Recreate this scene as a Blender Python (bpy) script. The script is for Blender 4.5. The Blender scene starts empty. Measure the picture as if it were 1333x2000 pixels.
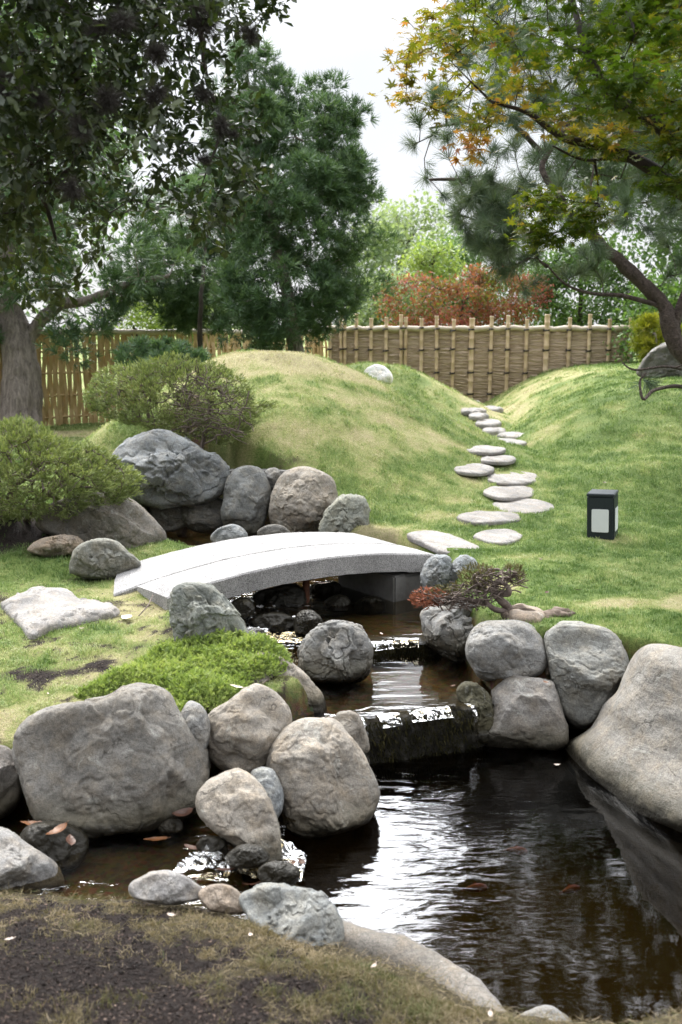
import bpy, bmesh, math
import numpy as np
from mathutils import Vector
R = math.radians
sc = bpy.context.scene
COL = sc.collection

# ---------------------------------------------------------------- camera
CAMZ = 1.9
PITCH = R(10.26)
FPX = 35.0 / 36.0 * 2000.0
cd = bpy.data.cameras.new("camera")
cam = bpy.data.objects.new("camera", cd)
COL.objects.link(cam)
cam.location = (0, 0, CAMZ)
cam.rotation_euler = (math.pi / 2 - PITCH, 0, 0)
cd.sensor_fit = 'VERTICAL'
cd.sensor_height = 36.0
cd.sensor_width = 24.0
cd.lens = 35.0
cd.clip_start = 0.05
cd.clip_end = 2000.0
cd.dof.use_dof = True
cd.dof.focus_distance = 7.0
cd.dof.aperture_fstop = 2.8
sc.camera = cam

# ---------------------------------------------------------------- sky and sun
SUN_EL, SUN_AZ = 50.0, -22.0          # azimuth measured from +Y towards +X
world = bpy.data.worlds.new("World")
sc.world = world
world.use_nodes = True
nt = world.node_tree
nt.nodes.clear()
wo = nt.nodes.new('ShaderNodeOutputWorld')
bg = nt.nodes.new('ShaderNodeBackground')
sky = nt.nodes.new('ShaderNodeTexSky')
sky.sky_type = 'NISHITA'
sky.sun_disc = False
sky.sun_elevation = R(SUN_EL)
sky.sun_rotation = R(SUN_AZ)
sky.air_density = 1.0
sky.dust_density = 2.0
tc = nt.nodes.new('ShaderNodeTexCoord')
sep = nt.nodes.new('ShaderNodeSeparateXYZ')
nt.links.new(tc.outputs['Generated'], sep.inputs[0])
# thick cloud layer: brighter overhead than at the horizon, as an overcast sky is
mr = nt.nodes.new('ShaderNodeMapRange')
mr.interpolation_type = 'SMOOTHSTEP'
mr.inputs['From Min'].default_value = 0.24
mr.inputs['From Max'].default_value = 0.62
mr.inputs['To Min'].default_value = 7.9
mr.inputs['To Max'].default_value = 52.0
nt.links.new(sep.outputs['Z'], mr.inputs['Value'])
cn = nt.nodes.new('ShaderNodeTexNoise')
cn.inputs['Scale'].default_value = 2.2
cn.inputs['Detail'].default_value = 5.0
nt.links.new(tc.outputs['Generated'], cn.inputs['Vector'])
cm = nt.nodes.new('ShaderNodeMapRange')
cm.inputs['From Min'].default_value = 0.3
cm.inputs['From Max'].default_value = 0.7
cm.inputs['To Min'].default_value = 0.86
cm.inputs['To Max'].default_value = 1.1
nt.links.new(cn.outputs['Fac'], cm.inputs['Value'])
mu = nt.nodes.new('ShaderNodeMath'); mu.operation = 'MULTIPLY'
nt.links.new(mr.outputs[0], mu.inputs[0]); nt.links.new(cm.outputs[0], mu.inputs[1])
# thinner cloud towards the hidden sun, heavier cloud behind the viewer
az_ = nt.nodes.new('ShaderNodeMapRange'); az_.interpolation_type = 'SMOOTHSTEP'
for k_, v_ in (('From Min', -0.7), ('From Max', 0.5), ('To Min', 0.30), ('To Max', 1.0)): az_.inputs[k_].default_value = v_
nt.links.new(sep.outputs['Y'], az_.inputs['Value'])
mu1 = nt.nodes.new('ShaderNodeMath'); mu1.operation = 'MULTIPLY'
nt.links.new(mu.outputs[0], mu1.inputs[0]); nt.links.new(az_.outputs[0], mu1.inputs[1])
dt_ = nt.nodes.new('ShaderNodeVectorMath'); dt_.operation = 'DOT_PRODUCT'
nt.links.new(tc.outputs['Generated'], dt_.inputs[0])
ge, ga = R(33), R(-5); dt_.inputs[1].default_value = (math.sin(ga) * math.cos(ge), math.cos(ga) * math.cos(ge), math.sin(ge))
gl_ = nt.nodes.new('ShaderNodeMapRange'); gl_.interpolation_type = 'SMOOTHSTEP'
for k_, v_ in (('From Min', math.cos(R(15))), ('From Max', math.cos(R(7))), ('To Min', 0.0), ('To Max', 135.0)): gl_.inputs[k_].default_value = v_
nt.links.new(dt_.outputs['Value'], gl_.inputs['Value'])
mu = nt.nodes.new('ShaderNodeMath'); mu.operation = 'ADD'
nt.links.new(mu1.outputs[0], mu.inputs[0]); nt.links.new(gl_.outputs[0], mu.inputs[1])
cc = nt.nodes.new('ShaderNodeCombineColor')
for i, k in enumerate((0.965, 0.985, 1.03)):
    m_ = nt.nodes.new('ShaderNodeMath'); m_.operation = 'MULTIPLY'
    nt.links.new(mu.outputs[0], m_.inputs[0]); m_.inputs[1].default_value = k
    nt.links.new(m_.outputs[0], cc.inputs[i])
mx = nt.nodes.new('ShaderNodeMix'); mx.data_type = 'RGBA'
mx.inputs['Factor'].default_value = 0.88
nt.links.new(sky.outputs[0], mx.inputs['A']); nt.links.new(cc.outputs[0], mx.inputs['B'])
nt.links.new(mx.outputs['Result'], bg.inputs['Color'])
bg.inputs['Strength'].default_value = 0.105
nt.links.new(bg.outputs[0], wo.inputs['Surface'])

sl = bpy.data.lights.new("sun", 'SUN')
sl.energy = 3.0
sl.angle = R(12)
sl.color = (1.0, 0.95, 0.87)
so = bpy.data.objects.new("sun", sl)
COL.objects.link(so)
sdir = Vector((math.sin(R(SUN_AZ)) * math.cos(R(SUN_EL)), math.cos(R(SUN_AZ)) * math.cos(R(SUN_EL)), math.sin(R(SUN_EL))))
so.rotation_euler = (-sdir).to_track_quat('-Z', 'Y').to_euler()
so.location = (0, 0, 20)

sc.view_settings.view_transform = 'Standard'
sc.view_settings.look = 'None'
sc.view_settings.exposure = 0.48
sc.view_settings.gamma = 1.0
sc.render.engine = 'CYCLES'
sc.cycles.use_denoising = True
sc.cycles.max_bounces = 8
sc.cycles.transparent_max_bounces = 12
sc.cycles.diffuse_bounces = 3
sc.cycles.glossy_bounces = 3
sc.cycles.transmission_bounces = 4
sc.cycles.caustics_reflective = False
sc.cycles.caustics_refractive = False
sc.cycles.sample_clamp_indirect = 6.0

# ---------------------------------------------------------------- maths helpers
RT = np.array([1.0, 0, 0])
FW = np.array([0, math.cos(PITCH), -math.sin(PITCH)])
UPV = np.array([0, math.sin(PITCH), math.cos(PITCH)])
CAM = np.array([0, 0, CAMZ])

def ray(px, py):
    return FW + (px - 666.5) / FPX * RT - (py - 1000.0) / FPX * UPV

def at(px, py, D):
    return CAM + D * ray(px, py)

def on_z(px, py, z):
    r = ray(px, py)
    return CAM + r * ((z - CAMZ) / r[2])

def sst(a, b, x):
    t = np.clip((np.asarray(x, float) - a) / (b - a), 0, 1)
    return t * t * (3 - 2 * t)

_pr = np.random.RandomState(7)
_PERM = np.concatenate([_pr.permutation(256)] * 3)
_G = _pr.normal(size=(256, 3)); _G /= np.linalg.norm(_G, axis=1)[:, None]

def perlin(P):
    P = np.asarray(P, float)
    I = np.floor(P).astype(int); Fr = P - I; I &= 255
    U = Fr * Fr * Fr * (Fr * (Fr * 6 - 15) + 10)
    out = 0
    for dx in (0, 1):
        for dy in (0, 1):
            for dz in (0, 1):
                h = _PERM[_PERM[_PERM[(I[:, 0] + dx) & 255] + ((I[:, 1] + dy) & 255)] + ((I[:, 2] + dz) & 255)]
                g = _G[h]
                d = g[:, 0] * (Fr[:, 0] - dx) + g[:, 1] * (Fr[:, 1] - dy) + g[:, 2] * (Fr[:, 2] - dz)
                w = (U[:, 0] if dx else 1 - U[:, 0]) * (U[:, 1] if dy else 1 - U[:, 1]) * (U[:, 2] if dz else 1 - U[:, 2])
                out = out + w * d
    return out * 1.6

def fbm(P, octs=4, lac=2.1, gain=0.5):
    P = np.asarray(P, float); a = 1.0; s = 0
    for i in range(octs):
        s = s + a * perlin(P + 13.7 * i); P = P * lac; a *= gain
    return s

def n2(x, y, f, seed=0.0, octs=3):
    x = np.asarray(x, float); y = np.asarray(y, float)
    return fbm(np.stack([x.ravel() * f, y.ravel() * f, np.full(x.size, seed + 0.37)], 1), octs).reshape(x.shape)

def sdpoly(x, y, poly):
    """signed distance to a polygon, positive outside"""
    x = np.asarray(x, float); y = np.asarray(y, float)
    d = np.full(x.shape, 1e9); ins = np.zeros(x.shape, bool)
    n = len(poly)
    for i in range(n):
        ax, ay = poly[i]; bx, by = poly[(i + 1) % n]
        ex, ey = bx - ax, by - ay
        wx, wy = x - ax, y - ay
        t = np.clip((wx * ex + wy * ey) / (ex * ex + ey * ey + 1e-12), 0, 1)
        dd = (wx - ex * t) ** 2 + (wy - ey * t) ** 2
        d = np.minimum(d, dd)
        c = ((ay > y) != (by > y)) & (x < (bx - ax) * (y - ay) / (by - ay + 1e-12) + ax)
        ins ^= c
    d = np.sqrt(d)
    return np.where(ins, -d, d)

def catmull(pts, n=6, closed=True):
    pts = np.asarray(pts, float); N = len(pts); out = []
    rng_ = range(N) if closed else range(N - 1)
    for i in rng_:
        if closed:
            p0, p1, p2, p3 = pts[(i - 1) % N], pts[i], pts[(i + 1) % N], pts[(i + 2) % N]
        else:
            p0, p1, p2, p3 = pts[max(i - 1, 0)], pts[i], pts[i + 1], pts[min(i + 2, N - 1)]
        for k in range(n):
            t = k / n
            out.append(0.5 * ((2 * p1) + (-p0 + p2) * t + (2 * p0 - 5 * p1 + 4 * p2 - p3) * t * t + (-p0 + 3 * p1 - 3 * p2 + p3) * t ** 3))
    if not closed: out.append(pts[-1])
    return np.array(out)

# ---------------------------------------------------------------- mesh helpers
def mkmesh(name, V, tris=None, quads=None, attrs=None, smooth=True):
    me = bpy.data.meshes.new(name)
    V = np.asarray(V, np.float32)
    tris = np.zeros((0, 3), np.int32) if tris is None else np.asarray(tris, np.int32).reshape(-1, 3)
    quads = np.zeros((0, 4), np.int32) if quads is None else np.asarray(quads, np.int32).reshape(-1, 4)
    me.vertices.add(len(V)); me.vertices.foreach_set('co', V.ravel())
    nl = tris.size + quads.size
    me.loops.add(nl)
    me.loops.foreach_set('vertex_index', np.concatenate([tris.ravel(), quads.ravel()]).astype(np.int32))
    npoly = len(tris) + len(quads)
    me.polygons.add(npoly)
    st = np.concatenate([np.arange(len(tris)) * 3, tris.size + np.arange(len(quads)) * 4]).astype(np.int32)
    me.polygons.foreach_set('loop_start', st)
    me.polygons.foreach_set('use_smooth', np.full(npoly, bool(smooth)))
    me.update(calc_edges=True)
    if attrs:
        for k, v in attrs.items():
            a = me.attributes.new(k, 'FLOAT', 'POINT')
            a.data.foreach_set('value', np.asarray(v, np.float32).ravel())
    return me

def link(name, me, mat=None, parent=None, **props):
    o = bpy.data.objects.new(name, me)
    COL.objects.link(o)
    if mat is not None and me is not None and not me.materials: me.materials.append(mat)
    if parent is not None: o.parent = parent
    for k, v in props.items(): o[k] = v
    return o

def thing(name, label, cat, loc=(0, 0, 0), group=None):
    o = bpy.data.objects.new(name, None)
    COL.objects.link(o)
    o.location = loc; o.empty_display_size = 0.2
    o['label'] = label; o['category'] = cat
    if group: o['group'] = group
    return o

def put(name, me, mat, root, **kw):
    """a part whose vertices were written in world space"""
    o = link(name, me, mat, root, **kw)
    o.location = -root.location
    return o

def tag(o, label, cat, group=None):
    o['label'] = label; o['category'] = cat
    if group: o['group'] = group
    return o

class Acc:
    def __init__(s): s.V = []; s.T = []; s.Q = []; s.n = 0; s.A = {}
    def add(s, V, tris=None, quads=None, **at_):
        V = np.asarray(V, float)
        if tris is not None and len(tris): s.T.append(np.asarray(tris) + s.n)
        if quads is not None and len(quads): s.Q.append(np.asarray(quads) + s.n)
        for k, v in at_.items(): s.A.setdefault(k, []).append(np.broadcast_to(np.asarray(v, float), (len(V),)))
        s.V.append(V); s.n += len(V)
    def mesh(s, name, smooth=True):
        return mkmesh(name, np.concatenate(s.V), np.concatenate(s.T) if s.T else None, np.concatenate(s.Q) if s.Q else None,
                      {k: np.concatenate(v) for k, v in s.A.items()}, smooth)

def tube(P, rad, sides=6, cap=True):
    P = np.asarray(P, float); n = len(P); rad = np.broadcast_to(np.asarray(rad, float), (n,))
    T = np.gradient(P, axis=0); T /= np.linalg.norm(T, axis=1)[:, None] + 1e-9
    ref = np.array([0, 0, 1.0]) if abs(T[0][2]) < 0.9 else np.array([1.0, 0, 0])
    X = np.cross(T, ref); X /= np.linalg.norm(X, axis=1)[:, None] + 1e-9
    Y = np.cross(T, X)
    a = np.arange(sides) * 2 * math.pi / sides
    V = P[:, None, :] + rad[:, None, None] * (np.cos(a)[None, :, None] * X[:, None, :] + np.sin(a)[None, :, None] * Y[:, None, :])
    V = V.reshape(-1, 3)
    i = np.arange(n - 1)[:, None] * sides; j = np.arange(sides)[None, :]; k = (j + 1) % sides
    Q = np.stack([i + j, i + k, i + sides + k, i + sides + j], -1).reshape(-1, 4)
    T_ = None
    if cap:
        V = np.concatenate([V, P[:1], P[-1:]])
        c0, c1 = n * sides, n * sides + 1
        jj = np.arange(sides); kk = (jj + 1) % sides
        T_ = np.concatenate([np.stack([kk, jj, np.full(sides, c0)], 1), np.stack([(n - 1) * sides + jj, (n - 1) * sides + kk, np.full(sides, c1)], 1)])
    return V, Q, T_

def norm(v): return v / (np.linalg.norm(v, axis=-1, keepdims=True) + 1e-9)

def frames(D, rng, nrm=None):
    """rows Y = direction; X, Z around it at random (or Z near nrm)"""
    D = norm(np.asarray(D, float))
    r = rng.normal(size=D.shape) if nrm is None else nrm
    Z = norm(r - (r * D).sum(1)[:, None] * D)
    X = np.cross(D, Z)
    return X, D, Z

def scatter(acc, tv, tf, P, X, Y, Z, S, **at_):
    tv = np.asarray(tv, float); tf = np.asarray(tf); N = len(P); k = len(tv)
    S = np.broadcast_to(np.asarray(S, float).reshape(-1, 1, 1) if np.ndim(S) else np.full((1, 1, 1), S), (N, 1, 1))
    L = tv[None] * S
    V = P[:, None] + L[..., 0:1] * X[:, None] + L[..., 1:2] * Y[:, None] + L[..., 2:3] * Z[:, None]
    F = (tf[None] + (np.arange(N) * k)[:, None, None]).reshape(-1, tf.shape[1])
    A = {q: np.repeat(np.broadcast_to(v, (N,)), k) for q, v in at_.items()}
    if tf.shape[1] == 3: acc.add(V.reshape(-1, 3), tris=F, **A)
    else: acc.add(V.reshape(-1, 3), quads=F, **A)

def box(cx, cy, cz, sx, sy, sz):
    V = np.array([[x, y, z] for z in (-.5, .5) for y in (-.5, .5) for x in (-.5, .5)]) * [sx, sy, sz] + [cx, cy, cz]
    Q = [[0, 2, 3, 1], [4, 5, 7, 6], [0, 1, 5, 4], [2, 6, 7, 3], [0, 4, 6, 2], [1, 3, 7, 5]]
    return V, np.array(Q)

# ---------------------------------------------------------------- materials
class NT:
    def __init__(s, name):
        s.m = bpy.data.materials.new(name); s.m.use_nodes = True
        s.t = s.m.node_tree; s.t.nodes.clear()
        s.out = s.t.nodes.new('ShaderNodeOutputMaterial')
    def n(s, typ, **kw):
        nd = s.t.nodes.new('ShaderNode' + typ)
        for k, v in kw.items():
            if k.startswith('_'): setattr(nd, k[1:], v)
        for k, v in kw.items():
            if k.startswith('_'): continue
            key = k.replace('__', ' ')
            s.set(nd.inputs[key] if not key.isdigit() else nd.inputs[int(key)], v)
        return nd
    def set(s, sock, v):
        if isinstance(v, bpy.types.NodeSocket): s.t.links.new(v, sock)
        elif isinstance(v, bpy.types.Node): s.t.links.new(v.outputs[0], sock)
        elif isinstance(v, (tuple, list)):
            sock.default_value = tuple(v) + ((1.0,) if len(sock.default_value) == 4 and len(v) == 3 else ())
        else: sock.default_value = v
    def pos(s): return s.n('NewGeometry').outputs['Position']
    def attr(s, name): return s.n('Attribute', _attribute_name=name).outputs['Fac']
    def noise(s, vec, scale, detail=4, rough=0.55, dist=0.0, scl=None):
        if scl is not None: vec = s.n('VectorMath', _operation='MULTIPLY', **{'0': vec, '1': scl}).outputs[0]
        return s.n('TexNoise', Vector=vec, Scale=scale, Detail=detail, Roughness=rough, Distortion=dist).outputs['Fac']
    def ramp(s, fac, stops, interp='LINEAR'):
        nd = s.t.nodes.new('ShaderNodeValToRGB'); nd.color_ramp.interpolation = interp
        e = nd.color_ramp.elements
        while len(e) > len(stops): e.remove(e[-1])
        while len(e) < len(stops): e.new(0.5)
        for el, (p, c) in zip(e, stops):
            el.position = p; el.color = (tuple(c) + (1.0,)) if isinstance(c, (tuple, list)) else (c, c, c, 1)
        s.set(nd.inputs[0], fac); return nd.outputs[0]
    def mr(s, v, a, b, c=0.0, d=1.0):
        nd = s.n('MapRange', _clamp=True); s.set(nd.inputs['Value'], v)
        for k, q in (('From Min', a), ('From Max', b), ('To Min', c), ('To Max', d)): nd.inputs[k].default_value = q
        return nd.outputs[0]
    def math(s, op, a, b=None, c=None):
        nd = s.n('Math', _operation=op); s.set(nd.inputs[0], a)
        if b is not None: s.set(nd.inputs[1], b)
        if c is not None: s.set(nd.inputs[2], c)
        return nd.outputs[0]
    def mix(s, f, a, b, blend='MIX'):
        nd = s.n('Mix', _data_type='RGBA', _blend_type=blend)
        s.set(nd.inputs['Factor'], f); s.set(nd.inputs['A'], a); s.set(nd.inputs['B'], b)
        return nd.outputs['Result']
    def bump(s, h, strength=0.5, dist=0.01, normal=None):
        nd = s.n('Bump', Strength=strength, Distance=dist, Height=h)
        if normal is not None: s.set(nd.inputs['Normal'], normal)
        return nd.outputs[0]
    def pbr(s, col, rough=0.8, normal=None, spec=0.5, **kw):
        nd = s.t.nodes.new('ShaderNodeBsdfPrincipled')
        s.set(nd.inputs['Base Color'], col); s.set(nd.inputs['Roughness'], rough)
        s.set(nd.inputs['Specular IOR Level'], spec)
        if normal is not None: s.set(nd.inputs['Normal'], normal)
        for k, v in kw.items(): s.set(nd.inputs[k.replace('__', ' ')], v)
        return nd.outputs[0]
    def end(s, sh): s.t.links.new(sh, s.out.inputs['Surface']); return s.m

def mat_leaf(name, stops, trans=0.35, rough=0.5, spec=0.4, patch=None, bright=1.0):
    """leaf material: colour by each leaf's own random number plus slow patches in space"""
    t = NT(name)
    r = t.attr('rnd')
    nz = t.noise(t.pos(), patch or 0.8, 3)
    f = t.math('ADD', t.math('MULTIPLY', r, 0.6), t.mr(nz, 0.3, 0.7, 0.0, 0.4))
    col = t.ramp(f, stops)
    if bright != 1.0: col = t.mix(1.0, col, (bright, bright, bright), 'MULTIPLY')
    p = t.pbr(col, rough, spec=spec)
    tr = t.n('BsdfTranslucent', Color=t.mix(1.0, col, (1.25, 1.3, 0.6), 'MULTIPLY')).outputs[0]
    return t.end(t.n('MixShader', **{'0': trans, '1': p, '2': tr}).outputs[0])

def mat_rock():
    t = NT('rock')
    oi = t.n('ObjectInfo'); rnd = oi.outputs['Random']; tint = oi.outputs['Color']
    P = t.n('VectorMath', _operation='ADD', **{'0': t.pos()})
    cx = t.n('CombineXYZ'); t.set(cx.inputs[0], t.math('MULTIPLY', rnd, 31.0)); t.set(cx.inputs[1], t.math('MULTIPLY', rnd, 17.0))
    t.set(P.inputs[1], cx.outputs[0]); P = P.outputs[0]
    big = t.noise(P, 2.6, 6, 0.6, 0.6)
    mid = t.noise(P, 11, 8, 0.62, 0.3)
    fine = t.noise(P, 55, 6, 0.7)
    spk = t.noise(P, 190, 3, 0.6)
    strata = t.noise(P, 5.0, 6, 0.55, 0.8, scl=(0.6, 0.6, 2.6))
    col = t.mix(1.0, tint, t.ramp(big, [(0.3, 0.62), (0.5, 1.0), (0.7, 1.32)]), 'MULTIPLY')
    col = t.mix(t.mr(mid, 0.42, 0.72, 0, 0.55), col, t.mix(1.0, tint, (1.22, 1.05, 0.82), 'MULTIPLY'))
    col = t.mix(t.mr(strata, 0.55, 0.75, 0, 0.45), col, t.mix(1.0, tint, (0.62, 0.64, 0.66), 'MULTIPLY'))
    lich = t.noise(P, 7.0, 8, 0.7, 1.0)
    col = t.mix(t.mr(lich, 0.58, 0.68, 0, 0.5), col, (0.42, 0.42, 0.38))
    col = t.mix(1.0, col, t.ramp(fine, [(0.28, 0.6), (0.5, 1.0), (0.72, 1.3)]), 'MULTIPLY')
    col = t.mix(1.0, col, t.ramp(spk, [(0.3, 0.62), (0.5, 1.0), (0.7, 1.3)]), 'MULTIPLY')
    crk = t.n('TexVoronoi', _feature='DISTANCE_TO_EDGE', Scale=2.1)
    dv = t.n('VectorMath', _operation='ADD', **{'0': P}); nv = t.n('TexNoise', Vector=P, Scale=4.0, Detail=6)
    sv = t.n('VectorMath', _operation='SCALE', **{'0': nv.outputs['Color']}); sv.inputs['Scale'].default_value = 0.5
    t.set(dv.inputs[1], sv.outputs[0]); t.set(crk.inputs['Vector'], dv.outputs[0])
    cr = t.math('MULTIPLY', t.mr(crk.outputs['Distance'], 0.0, 0.014, 1, 0), t.mr(big, 0.52, 0.58, 0, 1))
    col = t.mix(t.math('MULTIPLY', cr, 0.65), col, (0.05, 0.045, 0.04))
    # wet band and algae above the water line
    hz = t.math('ADD', t.attr('hz'), t.mr(mid, 0.3, 0.7, -0.02, 0.02))
    alg = t.mr(hz, 0.07, 0.22, 1, 0)
    col = t.mix(t.math('MULTIPLY', alg, 0.68), col, (0.075, 0.065, 0.035))
    wet = t.mr(hz, 0.045, 0.09, 1, 0)
    col = t.mix(t.math('MULTIPLY', wet, 0.9), col, (0.015, 0.013, 0.009))
    rough = t.math('SUBTRACT', t.mr(fine, 0.3, 0.7, 0.72, 0.92), t.math('MULTIPLY', wet, 0.5))
    h = t.math('ADD', t.math('MULTIPLY', mid, 0.9), t.math('ADD', t.math('MULTIPLY', fine, 0.5), t.math('MULTIPLY', spk, 0.16)))
    h = t.math('ADD', h, t.math('MULTIPLY', strata, 0.9))
    h = t.math('SUBTRACT', h, t.math('MULTIPLY', cr, 0.25))
    return t.end(t.pbr(col, rough, t.bump(h, 0.6, 0.022), spec=0.3))

def mat_simple(name, c1, c2, scale=8, rough=0.8, bump=0.4, scl=None, dist=0.01, detail=6, spec=0.4, obj=False, distort=0.0):
    t = NT(name)
    P = t.n('TexCoord').outputs['Object'] if obj else t.pos()
    a = t.noise(P, scale, detail, 0.6, distort, scl=scl); b = t.noise(P, scale * 5, 4, 0.6, scl=scl)
    col = t.ramp(t.math('ADD', t.math('MULTIPLY', a, 0.7), t.math('MULTIPLY', b, 0.3)), [(0.3, c1), (0.7, c2)])
    return t.end(t.pbr(col, rough, t.bump(t.math('ADD', a, t.math('MULTIPLY', b, 0.4)), bump, dist), spec=spec))

def mat_granite():
    t = NT('granite'); P = t.pos()
    a = t.noise(P, 130, 3, 0.7); b = t.noise(P, 5, 5, 0.6); c = t.noise(P, 330, 2, 0.5)
    col = t.ramp(a, [(0.34, (0.09, 0.088, 0.086)), (0.46, (0.28, 0.272, 0.266)), (0.56, (0.42, 0.408, 0.398)), (0.7, (0.54, 0.525, 0.51))])
    col = t.mix(1.0, col, t.ramp(b, [(0.3, 0.66), (0.7, 1.0)]), 'MULTIPLY')
    return t.end(t.pbr(col, 0.85, t.bump(t.math('ADD', a, c), 0.6, 0.004), spec=0.3))

def mat_water(name, tint, ripple=1.0, ior=1.45):
    t = NT(name); P = t.pos()
    a = t.attr('amp')
    n1 = t.noise(P, 5.5, 2, 0.45, 0.5, scl=(0.7, 2.1, 1.0))
    n2_ = t.noise(P, 26.0, 3, 0.5, 0.4, scl=(0.75, 1.7, 1.0))
    n3 = t.noise(P, 1.6, 2, 0.5)
    rg = t.attr('ring')
    h = t.math('ADD', t.math('MULTIPLY', n1, 0.024), t.math('MULTIPLY', n2_, 0.0028))
    h = t.math('ADD', h, t.math('MULTIPLY', rg, 0.0035))
    h = t.math('MULTIPLY', h, a)
    nrm = t.bump(t.math('MULTIPLY', h, ripple), 1.0, 1.0)
    gl = t.n('BsdfGlossy', Roughness=0.015, Normal=nrm, Color=(1, 1, 1)).outputs[0]
    tr = t.n('BsdfTransparent', Color=tint).outputs[0]
    fr = t.n('Fresnel', IOR=ior, Normal=nrm).outputs[0]
    return t.end(t.n('MixShader', **{'0': fr, '1': tr, '2': gl}).outputs[0])

M = {}
M['rock'] = mat_rock()
M['granite'] = mat_granite()
M['pond_water'] = mat_water('pond_water', (0.42, 0.34, 0.20), 1.0, 1.37)
M['clear_water'] = mat_water('clear_water', (0.86, 0.78, 0.6), 0.7)
M['rough_water'] = mat_water('rough_water', (0.8, 0.72, 0.55), 2.4, 1.9)
M['film_water'] = mat_water('film_water', (0.9, 0.88, 0.85), 2.0, 1.4)
M['bamboo'] = mat_simple('bamboo', (0.44, 0.31, 0.19), (0.64, 0.50, 0.35), 5, 0.45, 0.2, scl=(1, 1, 0.25))
M['bamboo_gold'] = mat_simple('bamboo_gold', (0.34, 0.22, 0.10), (0.56, 0.40, 0.21), 5, 0.5, 0.2, scl=(1, 1, 0.2))
M['bamboo_rail'] = mat_simple('bamboo_rail', (0.36, 0.29, 0.22), (0.60, 0.53, 0.44), 4, 0.6, 0.3)
M['brush'] = mat_simple('brushwood', (0.33, 0.235, 0.17), (0.66, 0.53, 0.42), 3, 0.85, 0.4, scl=(0.5, 0.5, 9))
M['tie'] = mat_simple('tie', (0.012, 0.01, 0.009), (0.03, 0.025, 0.02), 30, 0.7, 0.3)
M['navy'] = mat_simple('powder_coat', (0.012, 0.017, 0.024), (0.018, 0.024, 0.032), 60, 0.42, 0.06, dist=0.002)
M['pane'] = mat_simple('frosted_pane', (0.62, 0.63, 0.66), (0.68, 0.69, 0.71), 9, 0.35, 0.03)
M['bark_grey'] = mat_simple('bark_grey', (0.07, 0.055, 0.048), (0.42, 0.36, 0.33), 6, 0.9, 0.9, scl=(3.2, 3.2, 0.5), dist=0.06, distort=0.6)
M['bark_dark'] = mat_simple('bark_dark', (0.02, 0.016, 0.013), (0.085, 0.068, 0.055), 14, 0.9, 0.9, scl=(1, 1, 0.6), dist=0.02)
M['bark_pine'] = mat_simple('bark_pine', (0.02, 0.015, 0.013), (0.16, 0.12, 0.10), 22, 0.9, 1.0, dist=0.05, distort=1.0)
M['bark_maple'] = mat_simple('bark_maple', (0.018, 0.013, 0.011), (0.06, 0.046, 0.038), 12, 0.75, 0.5)
M['twig'] = mat_simple('dead_twig', (0.06, 0.042, 0.034), (0.22, 0.175, 0.15), 20, 0.9, 0.6)
M['drift'] = mat_simple('driftwood', (0.03, 0.022, 0.017), (0.26, 0.2, 0.155), 5, 0.85, 0.9, scl=(0.7, 4, 4), dist=0.02, distort=0.7)
M['concrete'] = mat_simple('concrete', (0.10, 0.095, 0.09), (0.2, 0.195, 0.185), 6, 0.9, 0.3)
M['ledge'] = mat_simple('wet_ledge', (0.006, 0.005, 0.004), (0.03, 0.026, 0.016), 30, 0.55, 1.0, dist=0.03)
M['moss'] = mat_simple('ball_moss', (0.022, 0.019, 0.016), (0.065, 0.058, 0.048), 30, 0.9, 0.3)
M['oak'] = mat_leaf('oak_leaf', [(0.0, (0.012, 0.022, 0.008)), (0.5, (0.028, 0.046, 0.015)), (1.0, (0.095, 0.115, 0.04))], 0.28, 0.45, 0.4)
M['podo'] = mat_leaf('podocarpus_leaf', [(0.0, (0.034, 0.068, 0.036)), (0.5, (0.085, 0.15, 0.075)), (1.0, (0.21, 0.30, 0.14))], 0.25, 0.45, 0.5, 0.7)
M['pine'] = mat_leaf('pine_needle', [(0.0, (0.045, 0.075, 0.04)), (0.5, (0.085, 0.135, 0.075)), (1.0, (0.16, 0.19, 0.10))], 0.2, 0.5, 0.5, 1.0)
M['maple'] = mat_leaf('maple_leaf', [(0.0, (0.03, 0.065, 0.008)), (0.35, (0.07, 0.115, 0.012)), (0.55, (0.145, 0.16, 0.02)), (0.74, (0.28, 0.20, 0.04)), (0.9, (0.36, 0.17, 0.06)), (1.0, (0.36, 0.14, 0.07))], 0.5, 0.5, 0.3)
M['red'] = mat_leaf('red_leaf', [(0.0, (0.05, 0.11, 0.02)), (0.3, (0.12, 0.13, 0.03)), (0.5, (0.22, 0.085, 0.055)), (0.75, (0.30, 0.085, 0.085)), (1.0, (0.36, 0.19, 0.12))], 0.4, 0.6, 0.3, 0.9)
M['pale'] = mat_leaf('haze_pale_leaf', [(0.0, (0.15, 0.20, 0.11)), (0.5, (0.24, 0.30, 0.19)), (1.0, (0.36, 0.41, 0.29))], 0.4, 0.6, 0.3, 0.5)  # leaves lightened, painting in the haze over the distant trees
M['mid'] = mat_leaf('garden_leaf', [(0.0, (0.04, 0.08, 0.028)), (0.5, (0.085, 0.155, 0.05)), (1.0, (0.17, 0.25, 0.08))], 0.4, 0.5, 0.4, 0.7)
M['lime'] = mat_leaf('lime_leaf', [(0.0, (0.12, 0.18, 0.06)), (0.5, (0.23, 0.30, 0.10)), (1.0, (0.38, 0.43, 0.18))], 0.45, 0.5, 0.3, 0.7)
M['gold'] = mat_leaf('gold_leaf', [(0.0, (0.08, 0.11, 0.015)), (0.5, (0.19, 0.21, 0.02)), (1.0, (0.36, 0.33, 0.04))], 0.35, 0.5, 0.3, 2.0)
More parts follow.
